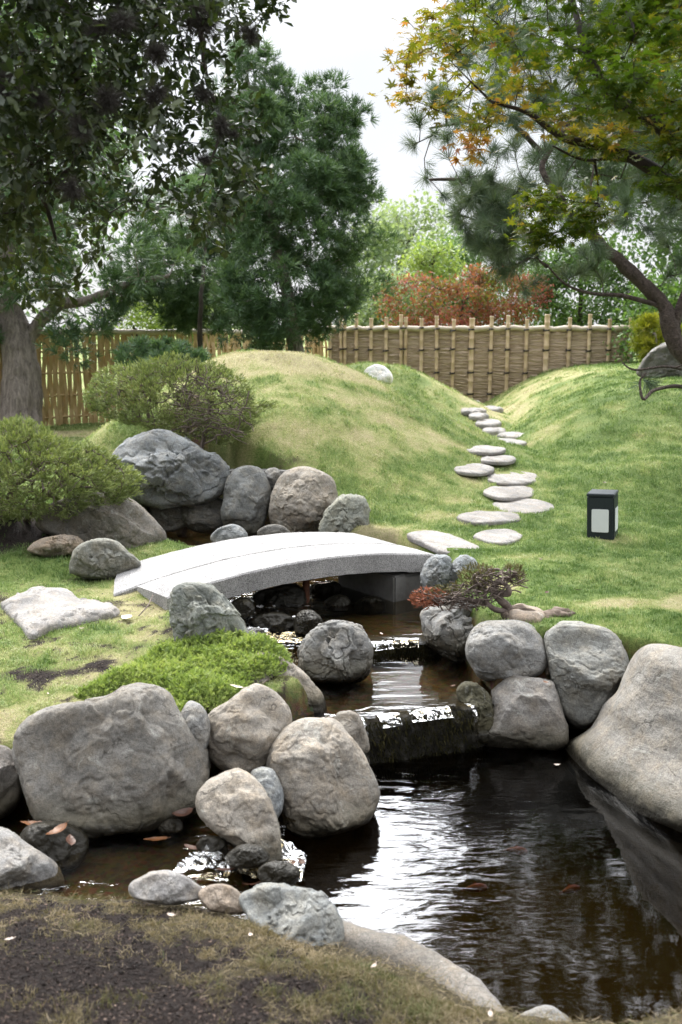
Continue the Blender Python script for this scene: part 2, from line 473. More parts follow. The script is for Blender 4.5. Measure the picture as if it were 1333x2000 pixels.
M['juni'] = mat_leaf('juniper_leaf', [(0.0, (0.085, 0.115, 0.045)), (0.45, (0.20, 0.245, 0.09)), (1.0, (0.38, 0.41, 0.19))], 0.2, 0.6, 0.3, 3.0)
M['juni_bright'] = mat_leaf('juniper_bright', [(0.0, (0.12, 0.18, 0.05)), (0.5, (0.28, 0.36, 0.11)), (1.0, (0.48, 0.53, 0.22))], 0.25, 0.6, 0.3, 4.0)
M['juni_dead'] = mat_leaf('juniper_dead', [(0.0, (0.22, 0.09, 0.05)), (0.5, (0.34, 0.13, 0.085)), (1.0, (0.46, 0.22, 0.14))], 0.1, 0.8, 0.2, 4.0)
M['juni_olive'] = mat_leaf('juniper_olive', [(0.0, (0.085, 0.08, 0.035)), (0.5, (0.14, 0.13, 0.06)), (1.0, (0.23, 0.19, 0.09))], 0.1, 0.8, 0.2, 4.0)
M['fall_pale'] = mat_simple('fallen_leaf_pale', (0.42, 0.33, 0.27), (0.62, 0.53, 0.46), 20, 0.7, 0.3)
M['fall_brown'] = mat_simple('fallen_leaf_brown', (0.035, 0.015, 0.009), (0.11, 0.045, 0.024), 20, 0.45, 0.3)
M['fall_orange'] = mat_simple('fallen_leaf_orange', (0.07, 0.026, 0.009), (0.18, 0.07, 0.02), 20, 0.45, 0.3)
M['koi'] = mat_simple('koi_skin', (0.16, 0.03, 0.01), (0.2, 0.05, 0.015), 10, 0.3, 0.1)
M['rust'] = mat_simple('rust', (0.06, 0.02, 0.01), (0.16, 0.06, 0.03), 20, 0.7, 0.5)

# ---------------------------------------------------------------- the lie of the land
def zpx(pts, z): return [(tuple(on_z(p[0], p[1], p[3] if len(p) > 3 else z)[:2]), len(p) > 2 and p[2] == 1) for p in pts]
Z_POND, Z_MID, Z_UP, Z_TOP, Z_LEFT = -0.65, -0.37, -0.29, -0.15, -0.52
POOLS = {}
def pool(key, z, bed, pts, extra=()):
    q = zpx(pts, z) + [((a, b), False) for a, b in extra]
    P = np.array([a for a, _ in q]); w = np.array([b for _, b in q])
    area = 0.5 * np.sum(P[:, 0] * np.roll(P[:, 1], -1) - np.roll(P[:, 0], -1) * P[:, 1])
    if area < 0: P = P[::-1]; w = w[::-1]
    t = norm(np.roll(P, -1, 0) - P); nr = np.stack([t[:, 1], -t[:, 0]], 1)
    nv = norm(nr + np.roll(nr, 1, 0))
    POOLS[key] = dict(z=z, bed=bed, C=P + nv * np.where(w, 0.14, 0.0)[:, None], W=P + nv * np.where(w, 0.0, 0.2)[:, None])
pool('pond', Z_POND, -1.15, [(500, 1700), (540, 1540), (620, 1490), (690, 1470), (712, 1488), (950, 1448), (1100, 1425), (1180, 1435), (1420, 1500), (1700, 1560),
                             (2300, 1700), (2300, 1990), (1700, 1960), (1333, 2020, 0, -.55), (1180, 2040, 0, -.5), (1050, 2000, 0, -.46), (955, 1965, 0, -.45), (860, 1890, 0, -.45), (720, 1840, 0, -.45), (665, 1800, 0, -.45), (600, 1745, 0, -.5)])
pool('mid', Z_MID, -0.47, [(500, 1290), (585, 1262), (735, 1285, 1), (855, 1280, 1), (905, 1290), (935, 1325), (945, 1372, 1), (880, 1385, 1), (800, 1390, 1), (705, 1405, 1), (650, 1400), (570, 1370)])
pool('upper', Z_UP, -0.40, [(440, 1190), (480, 1130), (560, 1112), (640, 1105), (760, 1110), (860, 1150), (880, 1220), (862, 1250), (735, 1250, 1), (590, 1262, 1), (500, 1285, 1)])
pool('top', Z_TOP, -0.30, [(300, 1075), (310, 1010), (380, 985), (450, 1020), (560, 1032), (640, 1052), (640, 1075), (600, 1105, 1), (480, 1118, 1), (430, 1110)])
pool('left', Z_LEFT, -0.62, [(-300, 1560), (40, 1560), (300, 1545), (420, 1500), (530, 1560), (545, 1650, 1), (590, 1712, 1), (480, 1735, 0, -.46), (330, 1712, 0, -.46), (150, 1700, 0, -.46), (60, 1690, 0, -.46), (-300, 1640, 0, -.46)])

PATHY = [9, 11, 13, 16, 18, 20, 23.5, 26]; PATHX = [1.45, 1.95, 2.2, 2.42, 2.85, 2.95, 3.2, 3.35]
def land(x, y, fine=True):
    x = np.asarray(x, float); y = np.asarray(y, float)
    z = np.interp(y, [8, 12, 16, 20, 24, 30], [0, .03, .08, .14, .20, .2])
    zl = np.interp(y, [-2, 1.2, 2.2, 2.7, 3.6, 4.2, 4.7, 5.2, 6.2, 7.2], [.15, .0, -.1, -.2, -.36, -.46, -.36, -.2, -.08, 0])
    w = 1 - sst(4.4, 5.0, y) * sst(.6, 1.2, x)
    z = z + zl * w
    px_ = np.interp(y, PATHY, PATHX)
    # main mound
    dx = x + 0.85; dy = y - 13.6
    sx = np.where(dx < 0, np.abs(dx) / 2.1, np.abs(dx) / 2.5)
    ex = np.where(dx < 0, 3.0, 2.0)
    sy = np.where(dy < 0, np.abs(dy) / 2.45, np.abs(dy) / 2.6)
    m1 = 1.60 * np.exp(-(sx ** ex) - sy ** 2.0)
    # mound behind it
    dx = x - 0.55; sx = np.where(dx < 0, np.abs(dx) / 1.5, np.abs(dx) / 2.05)
    m2 = 1.18 * np.exp(-sx ** 2.3 - ((y - 19.3) / 2.3) ** 2)
    # right mound beside the path
    u = np.clip(x - px_ + 0.1, 0, None)
    m3 = 1.08 * (1 - np.exp(-(u / 1.25) ** 1.45)) * sst(10.2, 15.5, y) * (1 - 0.25 * sst(22, 26, y))
    m3 += 0.18 * np.exp(-((x - 3.6) / 1.6) ** 2 - ((y - 11.4) / .8) ** 2)
    z = np.maximum(np.maximum(z + m1, z + m2), z + m3) + 0.12 * np.minimum(m1, m2)
    z = z + 0.34 * np.exp(-((x + 0.75) / 1.35) ** 2 - ((y - 11.2) / 0.9) ** 2)
    z = z + 0.40 * np.exp(-((x + 2.6) / 0.9) ** 2 - ((y - 11.6) / 0.9) ** 2)
    z = z + 0.30 * np.exp(-((x + 3.6) / 1.0) ** 2 - ((y - 9.4) / 0.9) ** 2)
    z = z + (0.035 * n2(x, y, 0.7, 1.0, 2) + .022 * n2(x, y, 1.9, 3.0, 2)) * sst(5, 8, y)
    if fine: z = z + 0.012 * n2(x, y, 4.0, 5.0, 2)
    return z

def zt(x, y, fine=True):
    x = np.asarray(x, float); y = np.asarray(y, float)
    L = land(x, y, fine); z = L
    near = (y < 11.5) & (y > 1.0) & (np.abs(x) < 9)
    if near.any():
        xs, ys, Ls = x[near], y[near], L[near]; zz = Ls.copy()
        for k, p in POOLS.items():
            s = sdpoly(xs, ys, p['C']); b = 0.13
            t = sst(-0.04, b, s)
            bed = p['bed']
            if k in ('pond', 'left'): Ls = Ls - .10 * sst(.5, .05, s) * (ys < 4.5)
            zz = np.minimum(zz, bed + (Ls - bed) * t)
        z = z.copy(); z[near] = zz
    return z

def zt1(x, y): return float(zt(np.array([x]), np.array([y]))[0])

def ground(px, py):
    r = ray(px, py); t = np.concatenate([np.arange(1.5, 12, .02), np.arange(12, 45, .06)])
    P = CAM + t[:, None] * r
    d = P[:, 2] - land(P[:, 0], P[:, 1], False)
    i = int(np.argmax(d < 0)) if (d < 0).any() else len(t) - 1
    return P[i]

def blob(x, y, blobs):
    m = np.zeros(x.shape)
    for cx, cy, rx, ry, a in blobs:
        m = np.maximum(m, a * np.exp(-(((x - cx) / rx) ** 2 + ((y - cy) / ry) ** 2) ** 1.5))
    return m
def gb(px, py, rx, ry, a=1.0):
    p = ground(px, py); return (p[0], p[1], rx, ry, a)
DIRT = [gb(90, 1910, .55, .44), gb(330, 2000, .4, .25), gb(560, 1930, .25, .16, .6), (-0.9, 1.9, 1.6, .4, 1.0), gb(700, 1985, .2, .12, .6), gb(90, 1310, .38, .1, .9), gb(10, 1040, .9, .55), 
        gb(550, 895, .3, .08, .6), gb(560, 700, .6, .3, .4), gb(60, 1060, .8, .2, .8), gb(1160, 1270, .3, .1, .9), gb(1180, 1045, .16, .1, .8), gb(345, 1230, .14, .3, .7), gb(230, 1130, .5, .12, .6)]
DRY = [gb(560, 695, 1.4, .5), gb(480, 720, .9, .5), gb(700, 820, 1.6, 1.2, .35), gb(300, 1210, .4, .45, .9), gb(30, 1390, .5, .25, 1.0), gb(230, 1310, .5, .25, .7), gb(60, 1270, .4, .2, .5), gb(1290, 1175, .55, .22, 1.0), gb(760, 1040, .5, .35, .75), gb(960, 1140, .3, .2, .8), gb(250, 1160, .4, .3, .8),
       gb(350, 1760, .5, .22, .9), gb(550, 1800, .4, .25, .7), gb(150, 850, 1.5, .5, .8), gb(1300, 860, .9, .35, .35), gb(1100, 830, 1.0, .4, .35), gb(930, 1010, .5, .2, .4), gb(1060, 745, 1.0, 2.0, .7), gb(960, 800, 1.0, 2.4, .6), gb(0, 1720, .5, .3, .7), gb(1180, 1055, .5, .25, .8)]
def masks(x, y):
    w = 0.10 * n2(x, y, 1.6, 3.0, 3); w2 = 0.10 * n2(x, y, 1.6, 9.0, 3)
    n = n2(x, y, 2.2, 21.0, 4); nn = n2(x, y, 9.0, 4.0, 3)
    dirt = np.clip(blob(x + w, y + w2, DIRT) + 0.25 * nn * (blob(x, y, DIRT) > .15), 0, 1)
    dirt = np.clip(dirt + np.clip(1.2 * nn + .8 * n + .5 * n2(x, y, 20.0, 7.0, 2) + .04, 0, .85) * sst(.2, -.5, x) * sst(8.5, 6.5, y), 0, 1)
    dry = np.clip(blob(x + w * 2, y + w2 * 2, DRY) * (0.8 + 0.5 * n) + 0.22 + 0.38 * n + 0.16 * nn, 0, 1)
    mound_dry = sst(3.2, -0.5, x - 0.12 * y) * sst(8.5, 12, y)        # raises the dry mask over the main mound
    dirt = np.clip(dirt + np.clip(.9 * nn + .5 * n2(x, y, 24.0, 7.0, 2) - .12, 0, 1) * sst(4.5, 4.0, y), 0, 1)
    dry = np.clip(dry + 0.16 * mound_dry - 0.13 * sst(1.6, 3.2, x) * sst(20, 12, y) + 0.14 * sst(.2, -.6, x) * sst(9, 7, y) + 0.28 * sst(4.6, 3.9, y), 0, 1)
    return dirt, dry

# ground sheet: fine near the camera, coarse out to the horizon
def axis_(a, b, fine, lo, hi):
    c = np.arange(a, b + 1e-6, fine); out = [c]
    s, v = fine, a
    l = []
    while v > lo: s *= 1.22; v -= s; l.append(v)
    r = []; s, v = fine, b
    while v < hi: s *= 1.22; v += s; r.append(v)
    return np.concatenate([np.array(l[::-1]), c, np.array(r)])
gx = axis_(-3.2, 3.6, 0.035, -600, 600)
gy = np.concatenate([axis_(1.8, 11.2, 0.035, -600, 1.9)[:-1], np.arange(11.2, 27, 0.11), axis_(27, 27.3, 0.11, 26.95, 900)])
gy = np.unique(np.round(gy, 4)); gy = gy[np.concatenate([[True], np.diff(gy) > 0.01])]
GX, GY = np.meshgrid(gx, gy)
gxx, gyy = GX.ravel(), GY.ravel()
GZ = zt(gxx, gyy)
dirt, dry = masks(gxx, gyy)
bedm = np.zeros(gxx.shape)
for p_ in POOLS.values():
    bedm = np.maximum(bedm, sst(0.10, 0.0, sdpoly(gxx, gyy, p_['C'])))
bedm = np.maximum(bedm, sst(.03, .08, land(gxx, gyy) - GZ) * (gyy > 4.4) * (gyy < 7.5))
nx, ny = len(gx), len(gy)
ii = (np.arange(ny - 1)[:, None] * nx + np.arange(nx - 1)[None]).ravel()
gq = np.stack([ii, ii + 1, ii + nx + 1, ii + nx], 1)
t = NT('ground'); P = t.pos()
a_d, a_y, a_b = t.attr('dirt'), t.attr('dry'), t.attr('bed')
f1 = t.noise(P, 3, 6, 0.6); f2 = t.noise(P, 40, 5, 0.7); f3 = t.noise(P, 160, 3, 0.7)
g = t.ramp(t.math('ADD', t.math('MULTIPLY', a_y, 0.75), t.mr(f2, 0.3, 0.7, -0.1, 0.35)), [(0.05, (0.07, 0.115, 0.025)), (0.35, (0.14, 0.19, 0.05)), (0.65, (0.27, 0.275, 0.11)), (0.95, (0.38, 0.33, 0.19))])
g = t.mix(1.0, g, t.ramp(f3, [(0.3, 0.65), (0.7, 1.25)]), 'MULTIPLY')
d = t.ramp(f2, [(0.3, (0.012, 0.009, 0.008)), (0.6, (0.034, 0.025, 0.021)), (0.8, (0.08, 0.058, 0.046))])
g = t.mix(t.mr(t.n('SeparateXYZ', **{'0': P}).outputs[1], 4.9, 4.4), g, t.ramp(f2, [(0.3, (0.035, 0.028, 0.018)), (0.6, (0.085, 0.07, 0.04)), (0.8, (0.14, 0.115, 0.07))]))
col = t.mix(t.mr(t.math('ADD', a_d, t.mr(f2, 0.3, 0.7, -0.25, 0.25)), 0.25, 0.85), g, d)
peb = t.n('TexVoronoi', Vector=P, Scale=38.0)
bc = t.mix(t.mr(t.noise(P, 9, 6, 0.65), 0.35, 0.65), (0.055, 0.042, 0.022), (0.145, 0.105, 0.052))
bc = t.mix(0.35, bc, t.mix(1.0, peb.outputs['Color'], (0.16, 0.12, 0.07), 'MULTIPLY'))
bc = t.mix(t.mr(t.n('SeparateXYZ', **{'0': P}).outputs[2], -1.05, -0.6), (0.06, 0.047, 0.024), bc)
col = t.mix(a_b, col, bc)
t.end(t.pbr(col, 0.92, t.bump(t.math('ADD', f2, t.math('MULTIPLY', f3, 0.6)), 0.9, 0.02), spec=0.15))
M['ground'] = t.m
link('ground', mkmesh('ground', np.stack([gxx, gyy, GZ], 1), quads=gq, attrs=dict(dirt=dirt, dry=dry, bed=bedm)), M['ground'], kind='structure')

# ---------------------------------------------------------------- water
FALL = on_z(790, 1490, Z_POND)
def water(name, key, mat, ampf, step=0.05):
    W = POOLS[key]['W']; z = POOLS[key]['z']
    x0, y0 = W.min(0); x1, y1 = W.max(0)
    xs = np.arange(x0, x1 + step, step); ys = np.arange(y0, y1 + step, step)
    X, Y = np.meshgrid(xs, ys); nx = len(xs)
    cx = (X[:-1, :-1] + step / 2); cy = (Y[:-1, :-1] + step / 2)
    ins = sdpoly(cx, cy, W) < 0
    I, J = np.nonzero(ins); k = I * nx + J
    Q = np.stack([k, k + 1, k + nx + 1, k + nx], 1)
    used, inv = np.unique(Q.ravel(), return_inverse=True)
    x = X.ravel()[used]; y = Y.ravel()[used]
    r = np.hypot(x - FALL[0], y - FALL[1])
    ring = np.sin(r * 62 + 2.5 * n2(x, y, 2.5, 2.0, 2)) * np.exp(-r / 0.8)
    link(name, mkmesh(name, np.stack([x, y, np.full(x.shape, z)], 1), quads=inv.reshape(-1, 4), attrs=dict(amp=ampf(x, y), ring=ring)), M[mat], kind='structure')
def pond_amp(x, y):
    r = np.hypot(x - FALL[0], y - FALL[1])
    a = 0.02 + 1.0 * np.exp(-r / 0.40) + 0.32 * np.exp(-((x - 0.15) / 0.62) ** 2 - ((y - 4.6) / 1.2) ** 2)
    a *= 1 - 0.8 * sst(0.9, 1.6, x) * sst(0.9, 2.0, r)
    return a
water('pond_water', 'pond', 'pond_water', pond_amp, 0.04)
water('middle_pool_water', 'mid', 'clear_water', lambda x, y: 0.12 + 0.8 * sst(5.95, 5.7, y))
water('upper_pool_water', 'upper', 'clear_water', lambda x, y: 0.3 + 2.2 * sst(0.25, -0.3, x))
water('spring_pool_water', 'top', 'clear_water', lambda x, y: 0.3 + 0 * x)
water('stream_water', 'left', 'clear_water', lambda x, y: 0.5 + 1.8 * sst(-0.9, -0.5, x))

def water_sheet(name, pts3, mat, amp, nu, nv, rough, seed):
    """pts3: 4 corners a,b (upstream) c,d (downstream); a lumpy sheet of running water"""
    a, b, c, d_ = [np.array(p) for p in pts3]
    u = np.linspace(0, 1, nu); v = np.linspace(0, 1, nv); U, V_ = np.meshgrid(u, v)
    P = (a * (1 - U)[..., None] + b * U[..., None]) * (1 - V_)[..., None] + (d_ * (1 - U)[..., None] + c * U[..., None]) * V_[..., None]
    P = P.reshape(-1, 3)
    P[:, 2] += rough * fbm(P * [14, 14, 3] + seed, 3) * 1.0
    i = (np.arange(nv - 1)[:, None] * nu + np.arange(nu - 1)[None]).ravel()
    return P, np.stack([i, i + 1, i + nu + 1, i + nu], 1)
# lively chute between the left stream and the pond
A_ = on_z(385, 1625, Z_LEFT + .01); B_ = on_z(500, 1605, Z_LEFT + .02); C_ = on_z(600, 1690, Z_POND - .02); D_ = on_z(590, 1735, Z_POND - .02)
A2 = on_z(360, 1715, Z_LEFT + .02)
A2 = on_z(335, 1718, Z_LEFT + .02)
Vv, Qq = water_sheet('x', (A2, B_, C_, D_), None, 0, 90, 80, 0.026, 3.0)
Vv[:, 2] += 0.05
link('stream_rapids', mkmesh('stream_rapids', Vv, quads=Qq, attrs=dict(amp=np.full(len(Vv), 1.6), ring=np.zeros(len(Vv)))), M['rough_water'], kind='structure')
# riffle behind the island boulder, left side of the upper pool
A_ = on_z(480, 1165, Z_UP + .10); B_ = on_z(610, 1160, Z_UP + .07); C_ = on_z(605, 1250, Z_MID + .05); D_ = on_z(480, 1262, Z_MID + .05)
Vv, Qq = water_sheet('x', (A_, B_, C_, D_), None, 0, 50, 60, 0.018, 8.0)
link('upper_rapids', mkmesh('upper_rapids', Vv, quads=Qq, attrs=dict(amp=np.full(len(Vv), 1.6), ring=np.zeros(len(Vv)))), M['rough_water'], kind='structure')

# waterfall ledges -------------------------------------------------
def ledge(name, label, lip_px, z_top, z_bot, thick, seed, cat='ledge'):
    lip = catmull([on_z(px, py, z_top) for px, py in lip_px], 12, closed=False)
    n = len(lip); T = norm(np.gradient(lip, axis=0)); back = np.stack([-T[:, 1], T[:, 0], 0 * T[:, 0]], 1)
    if back[:, 1].mean() < 0: back = -back
    prof = [(thick, 0.0), (thick * .5, 0.0), (0.04, 0.0), (0.0, -.015)] + [(-0.012 - .02 * k / 9, -.015 - (z_top - z_bot - .0) * (k / 9)) for k in range(1, 10)] + [(thick, z_bot - z_top - .02)]
    V = []
    for o_, dz in prof: V.append(lip + back * o_ + np.array([0, 0, dz]))
    V = np.stack(V); m = len(prof)
    flat = V.reshape(-1, 3)
    disp = fbm(flat * 14 + seed, 4)
    amp = np.repeat(np.array([.2, .2, .6, 1] + [1] * 9 + [0]), n)
    flat = flat + (-np.tile(back, (m, 1))) * (disp * 0.05 * amp)[:, None]; flat[:, 2] += disp * 0.012 * amp
    i = (np.arange(m - 1)[:, None] * n + np.arange(n - 1)[None]).ravel()
    Q = np.stack([i, i + n, i + n + 1, i + 1], 1)
    c0 = flat.reshape(m, n, 3)[:, 0]; c1 = flat.reshape(m, n, 3)[:, -1]
    o = link(name, mkmesh(name, flat, quads=Q), M['ledge'])
    tag(o, label, cat)
    # hanging moss fringe
    rng = np.random.RandomState(seed); k = 2600
    s = rng.uniform(0, n - 1.01, k); i0 = s.astype(int); fr = (s - i0)[:, None]
    base = lip[i0] * (1 - fr) + lip[i0 + 1] * fr; bk = back[i0]
    h = rng.uniform(0, 1, k) ** 1.3 * (z_top - z_bot)
    base = base - bk * (0.03 + .02 * rng.rand(k))[:, None]; base[:, 2] -= h
    D = -bk * rng.uniform(.1, .9, k)[:, None] + np.array([0, 0, -1.0]) + rng.normal(size=(k, 3)) * .3
    X, Y, Z = frames(D, rng)
    acc = Acc(); scatter(acc, [[-.12, 0, 0], [.12, 0, 0], [0, 1, .1]], [[0, 1, 2]], base, X, Y, Z, rng.uniform(.015, .04, k), rnd=rng.rand(k))
    link('moss_fringe', acc.mesh('moss_fringe'), M['ledge_moss'], o)
    return lip, back
M['ledge_moss'] = mat_leaf('ledge_moss', [(0, (0.008, 0.008, 0.004)), (0.6, (0.022, 0.02, 0.008)), (1, (0.07, 0.06, 0.02))], 0.1, 0.9, 0.1, 4.0)
lip, back = ledge('waterfall_ledge', 'long dark mossy stone ledge that water spills over into the pond', [(690, 1412), (740, 1402), (800, 1394), (860, 1386), (915, 1380), (965, 1362)], Z_MID - .005, Z_POND - .1, .16, 5)
# film of falling water in two streaks, continuous with the pool
def film(name, lip, back, f0, f1, drop, seed):
    n = len(lip); a, b = int(f0 * (n - 1)), max(int(f1 * (n - 1)), int(f0 * (n - 1)) + 2)
    L = catmull(lip[a:b + 1], 4, closed=False); Bk = back[a:b + 1].mean(0)
    prof = [(0.035, .006), (0.015, .007), (-0.01, .002), (-0.04, -.03)] + [(-.05 - .02 * (k / 8) , -.03 - (drop - .03) * k / 8) for k in range(1, 9)]
    V = np.stack([L + Bk * o_ + np.array([0, 0, dz]) for o_, dz in prof]); m, n_ = V.shape[:2]
    V = V.reshape(-1, 3) + (fbm(V.reshape(-1, 3) * [30, 30, 5] + seed, 3) * .008)[:, None] * np.array([0, -1, .3])
    i = (np.arange(m - 1)[:, None] * n_ + np.arange(n_ - 1)[None]).ravel()
    link(name, mkmesh(name, V, quads=np.stack([i, i + 1, i + n_ + 1, i + n_], 1), attrs=dict(amp=np.full(len(V), 1.5), ring=np.zeros(len(V)))), M['film_water'], kind='structure')
for k, (f0, f1, dr) in enumerate([(.03, .10, .27), (.2, .34, .04), (.4, .68, .03), (.8, .84, .2)]):
    film('falling_water', lip, back, f0, f1, dr, 2.0 + k)
lip2, back2 = ledge('small_ledge', 'short dark wet stone ledge behind the round island boulder', [(725, 1258), (780, 1252), (830, 1250), (875, 1248)], Z_UP - .005, Z_MID - .06, .14, 9)
film('falling_water', lip2, back2, .05, .6, .03, 7.7)

# ---------------------------------------------------------------- boulders
_ico = {}
def ico(n):
    if n not in _ico:
        bm = bmesh.new(); bmesh.ops.create_icosphere(bm, subdivisions=n, radius=1.0)
        V = np.array([v.co[:] for v in bm.verts]); F = np.array([[v.index for v in f.verts] for f in bm.faces]); bm.free()
        _ico[n] = (V, F)
    return _ico[n]

def rough_shape(V, sil, size, seed, chis=1.0, keep=0.8):
    """chisel planes + ledges + noise; sil = how near the silhouette (1) each vertex is"""
    rng = np.random.RandomState(seed); s = 1 / size
    n0 = norm(V)
    soft = (1 - keep * sil)[:, None]
    for k in range(int(4 + 5 * chis)):
        a = norm(rng.normal(size=3) * [1, 1, .6] + [0, .35, .9])
        d = np.quantile(V @ a, rng.uniform(.80, .95))
        V = V - np.clip(V @ a - d, 0, None)[:, None] * a * .75 * soft
    d1 = fbm(V * s * 1.5 + seed * 3.1, 3) * size * .075
    q = fbm(V * s * 2.2 + seed * 7.3, 4); st = sst(-.02, .05, q) + sst(.33, .38, q) - sst(-.4, -.34, -q)
    d2 = st * size * .02 * chis
    d3 = fbm(V * s * 6 + seed, 4) * size * .014
    rd = 1 - np.abs(fbm(V * s * 3 + seed * 1.7, 3)); d4 = -np.clip(rd - .86, 0, 1) * size * .16 * chis
    return V + n0 * ((d1 + d2 + d3 + d4)[:, None] * (.3 + .7 * soft))

def radial(pts, c, nang=360):
    d = np.asarray(pts) - c; th = np.arctan2(d[:, 1], d[:, 0]); r = np.hypot(d[:, 0], d[:, 1])
    o = np.argsort(th); th, r = th[o], r[o]
    a = np.linspace(-math.pi, math.pi, nang, endpoint=False)
    rr = np.interp(a, th, r, period=2 * math.pi)
    k = np.ones(5) / 5; rr = np.convolve(np.concatenate([rr[-2:], rr, rr[:2]]), k, 'valid')
    return a, rr

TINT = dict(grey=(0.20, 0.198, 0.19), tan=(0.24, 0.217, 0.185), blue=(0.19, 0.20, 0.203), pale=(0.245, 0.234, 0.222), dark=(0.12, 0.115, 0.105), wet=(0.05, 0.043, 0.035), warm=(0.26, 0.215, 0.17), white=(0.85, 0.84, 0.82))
def centroid(P):
    x, y = P[:, 0], P[:, 1]; x1, y1 = np.roll(x, -1), np.roll(y, -1); c = x * y1 - x1 * y
    return np.array([((x + x1) * c).sum(), ((y + y1) * c).sum()]) / (3 * c.sum())

def rock(label, outline, t, bz=None, D=None, tint='grey', seed=1, lvl=6, water=None, chis=.6, ext=None, slope=0.0, foot=0.0, e=.82, name='boulder', cat='boulder', group=None, dmul=.35):
    O = catmull(outline, 6); c = centroid(O); O = c + (O - c) * 1.05; ym = O[:, 1].max(); hh = ym - O[:, 1].min()
    if D is None:
        by = O[:, 1].max(); bx = O[O[:, 1].argmax(), 0]
        g_ = on_z(bx, by, bz); D = float((g_ - CAM) @ FW) + dmul * t
    if ext is None: ext = .07 * hh if (water is not None and bz is not None) else 0
    if ext: O[:, 1] += ext * sst(ym - .45 * hh, ym - .05 * hh, O[:, 1]); c = centroid(O)
    ctr = at(c[0], c[1], D); w = norm(ray(c[0], c[1]))
    r0 = norm(np.cross(w, [0, 0, 1.0])); u0 = np.cross(r0, w)
    loc = []
    for px, py in O:                      # outline measured on the plane facing the camera at the rock's own distance
        r = ray(px, py); k = ((ctr - CAM) @ w) / (r @ w); p = CAM + r * k - ctr
        loc.append((p @ r0, p @ u0))
    a, rr = radial(np.array(loc), np.zeros(2))
    S, F = ico(lvl)
    rho = np.hypot(S[:, 0], S[:, 1]); th = np.arctan2(S[:, 1], S[:, 0])
    R_ = np.interp(th, a, rr, period=2 * math.pi)
    p1 = np.minimum(rho, 1) ** e; p2 = np.sign(S[:, 2]) * np.abs(S[:, 2]) ** e
    L = np.stack([np.cos(th) * R_ * p1, np.sin(th) * R_ * p1, -p2 * t], 1)     # -z toward viewer is handled by axis w
    size = float(rr.mean()) * 2
    L[:, 2] *= -1
    L = rough_shape(L, sst(.7, 1.0, rho), size, seed, chis)
    W = ctr + L[:, 0:1] * r0 + L[:, 1:2] * u0 - L[:, 2:3] * w
    if slope: W = CAM + (W - CAM) * (1 + slope * np.clip(L[:, 0:1], -.8, .5) / D)
    if foot:
        f_ = sst(.34, .10, W[:, 2] - water) * foot; W[:, 1] -= f_; W[:, 0] -= f_ * .5
    hz = W[:, 2] - water if water is not None else np.full(len(W), 5.0)
    org = ctr.copy()
    me = mkmesh(name, W - org, F, attrs=dict(hz=hz))
    o = link(name, me, M['rock']); o.location = org
    tc_ = TINT[tint] if isinstance(tint, str) else tuple(.64 * q for q in tint)
    o.color = (*tc_, 1)
    tag(o, label, cat, group)
    return o

STONES = []
def flat_stone(label, outline, h=.05, tint='pale', seed=1, lvl=5, z=None, name='stepping_stone', cat='stepping stone', group=None, sink=.5, tilt=0):
    c = np.mean(outline, 0); g_ = ground(c[0], c[1]); zz = zt1(g_[0], g_[1]) + .012 if z is None else z
    gx_ = (zt1(g_[0] + .2, g_[1]) - zt1(g_[0] - .2, g_[1])) / .4; gy_ = (zt1(g_[0], g_[1] + .2) - zt1(g_[0], g_[1] - .2)) / .4; gx_ = float(np.clip(gx_, -.12, .12)); gy_ = float(np.clip(gy_, -.04, .05))
    P = []
    for px, py in catmull(outline, 6):
        r_ = ray(px, py); P.append((CAM + r_ * ((zz - gx_ * g_[0] - gy_ * g_[1] - CAMZ) / (r_[2] - gx_ * r_[0] - gy_ * r_[1])))[:2])
    P = np.array(P); cc_ = centroid(P)
    STONES.append(cc_ + (P - cc_) * .93)
    a, rr = radial(P - cc_, np.zeros(2)); S, F = ico(lvl)
    rho = np.hypot(S[:, 0], S[:, 1]); th = np.arctan2(S[:, 1], S[:, 0]); R_ = np.interp(th, a, rr, period=2 * math.pi)
    L = np.stack([np.cos(th) * R_ * rho ** .55, np.sin(th) * R_ * rho ** .55, np.sign(S[:, 2]) * np.abs(S[:, 2]) ** .5 * h], 1)
    q = fbm(L * [5, 5, 2] + seed * 3.3, 4); up = (S[:, 2] > 0)
    L[:, 2] += up * (q * .14 + sst(.0, .08, q) * .16) * h
    L[:, 2] += L[:, 0] * gx_ + L[:, 1] * gy_
    zz += gx_ * (cc_[0] - g_[0]) + gy_ * (cc_[1] - g_[1])
    org = np.array([cc_[0], cc_[1], zz - h + .012 + (.028 if h > .06 else .012 if h > .05 else 0)])
    o = link(name, mkmesh(name, L, F, attrs=dict(hz=np.full(len(L), 5.0))), M['rock']); o.location = org
    tc_ = TINT[tint]; o.color = (*tc_, 1)
    tag(o, label, cat, group)
    return o

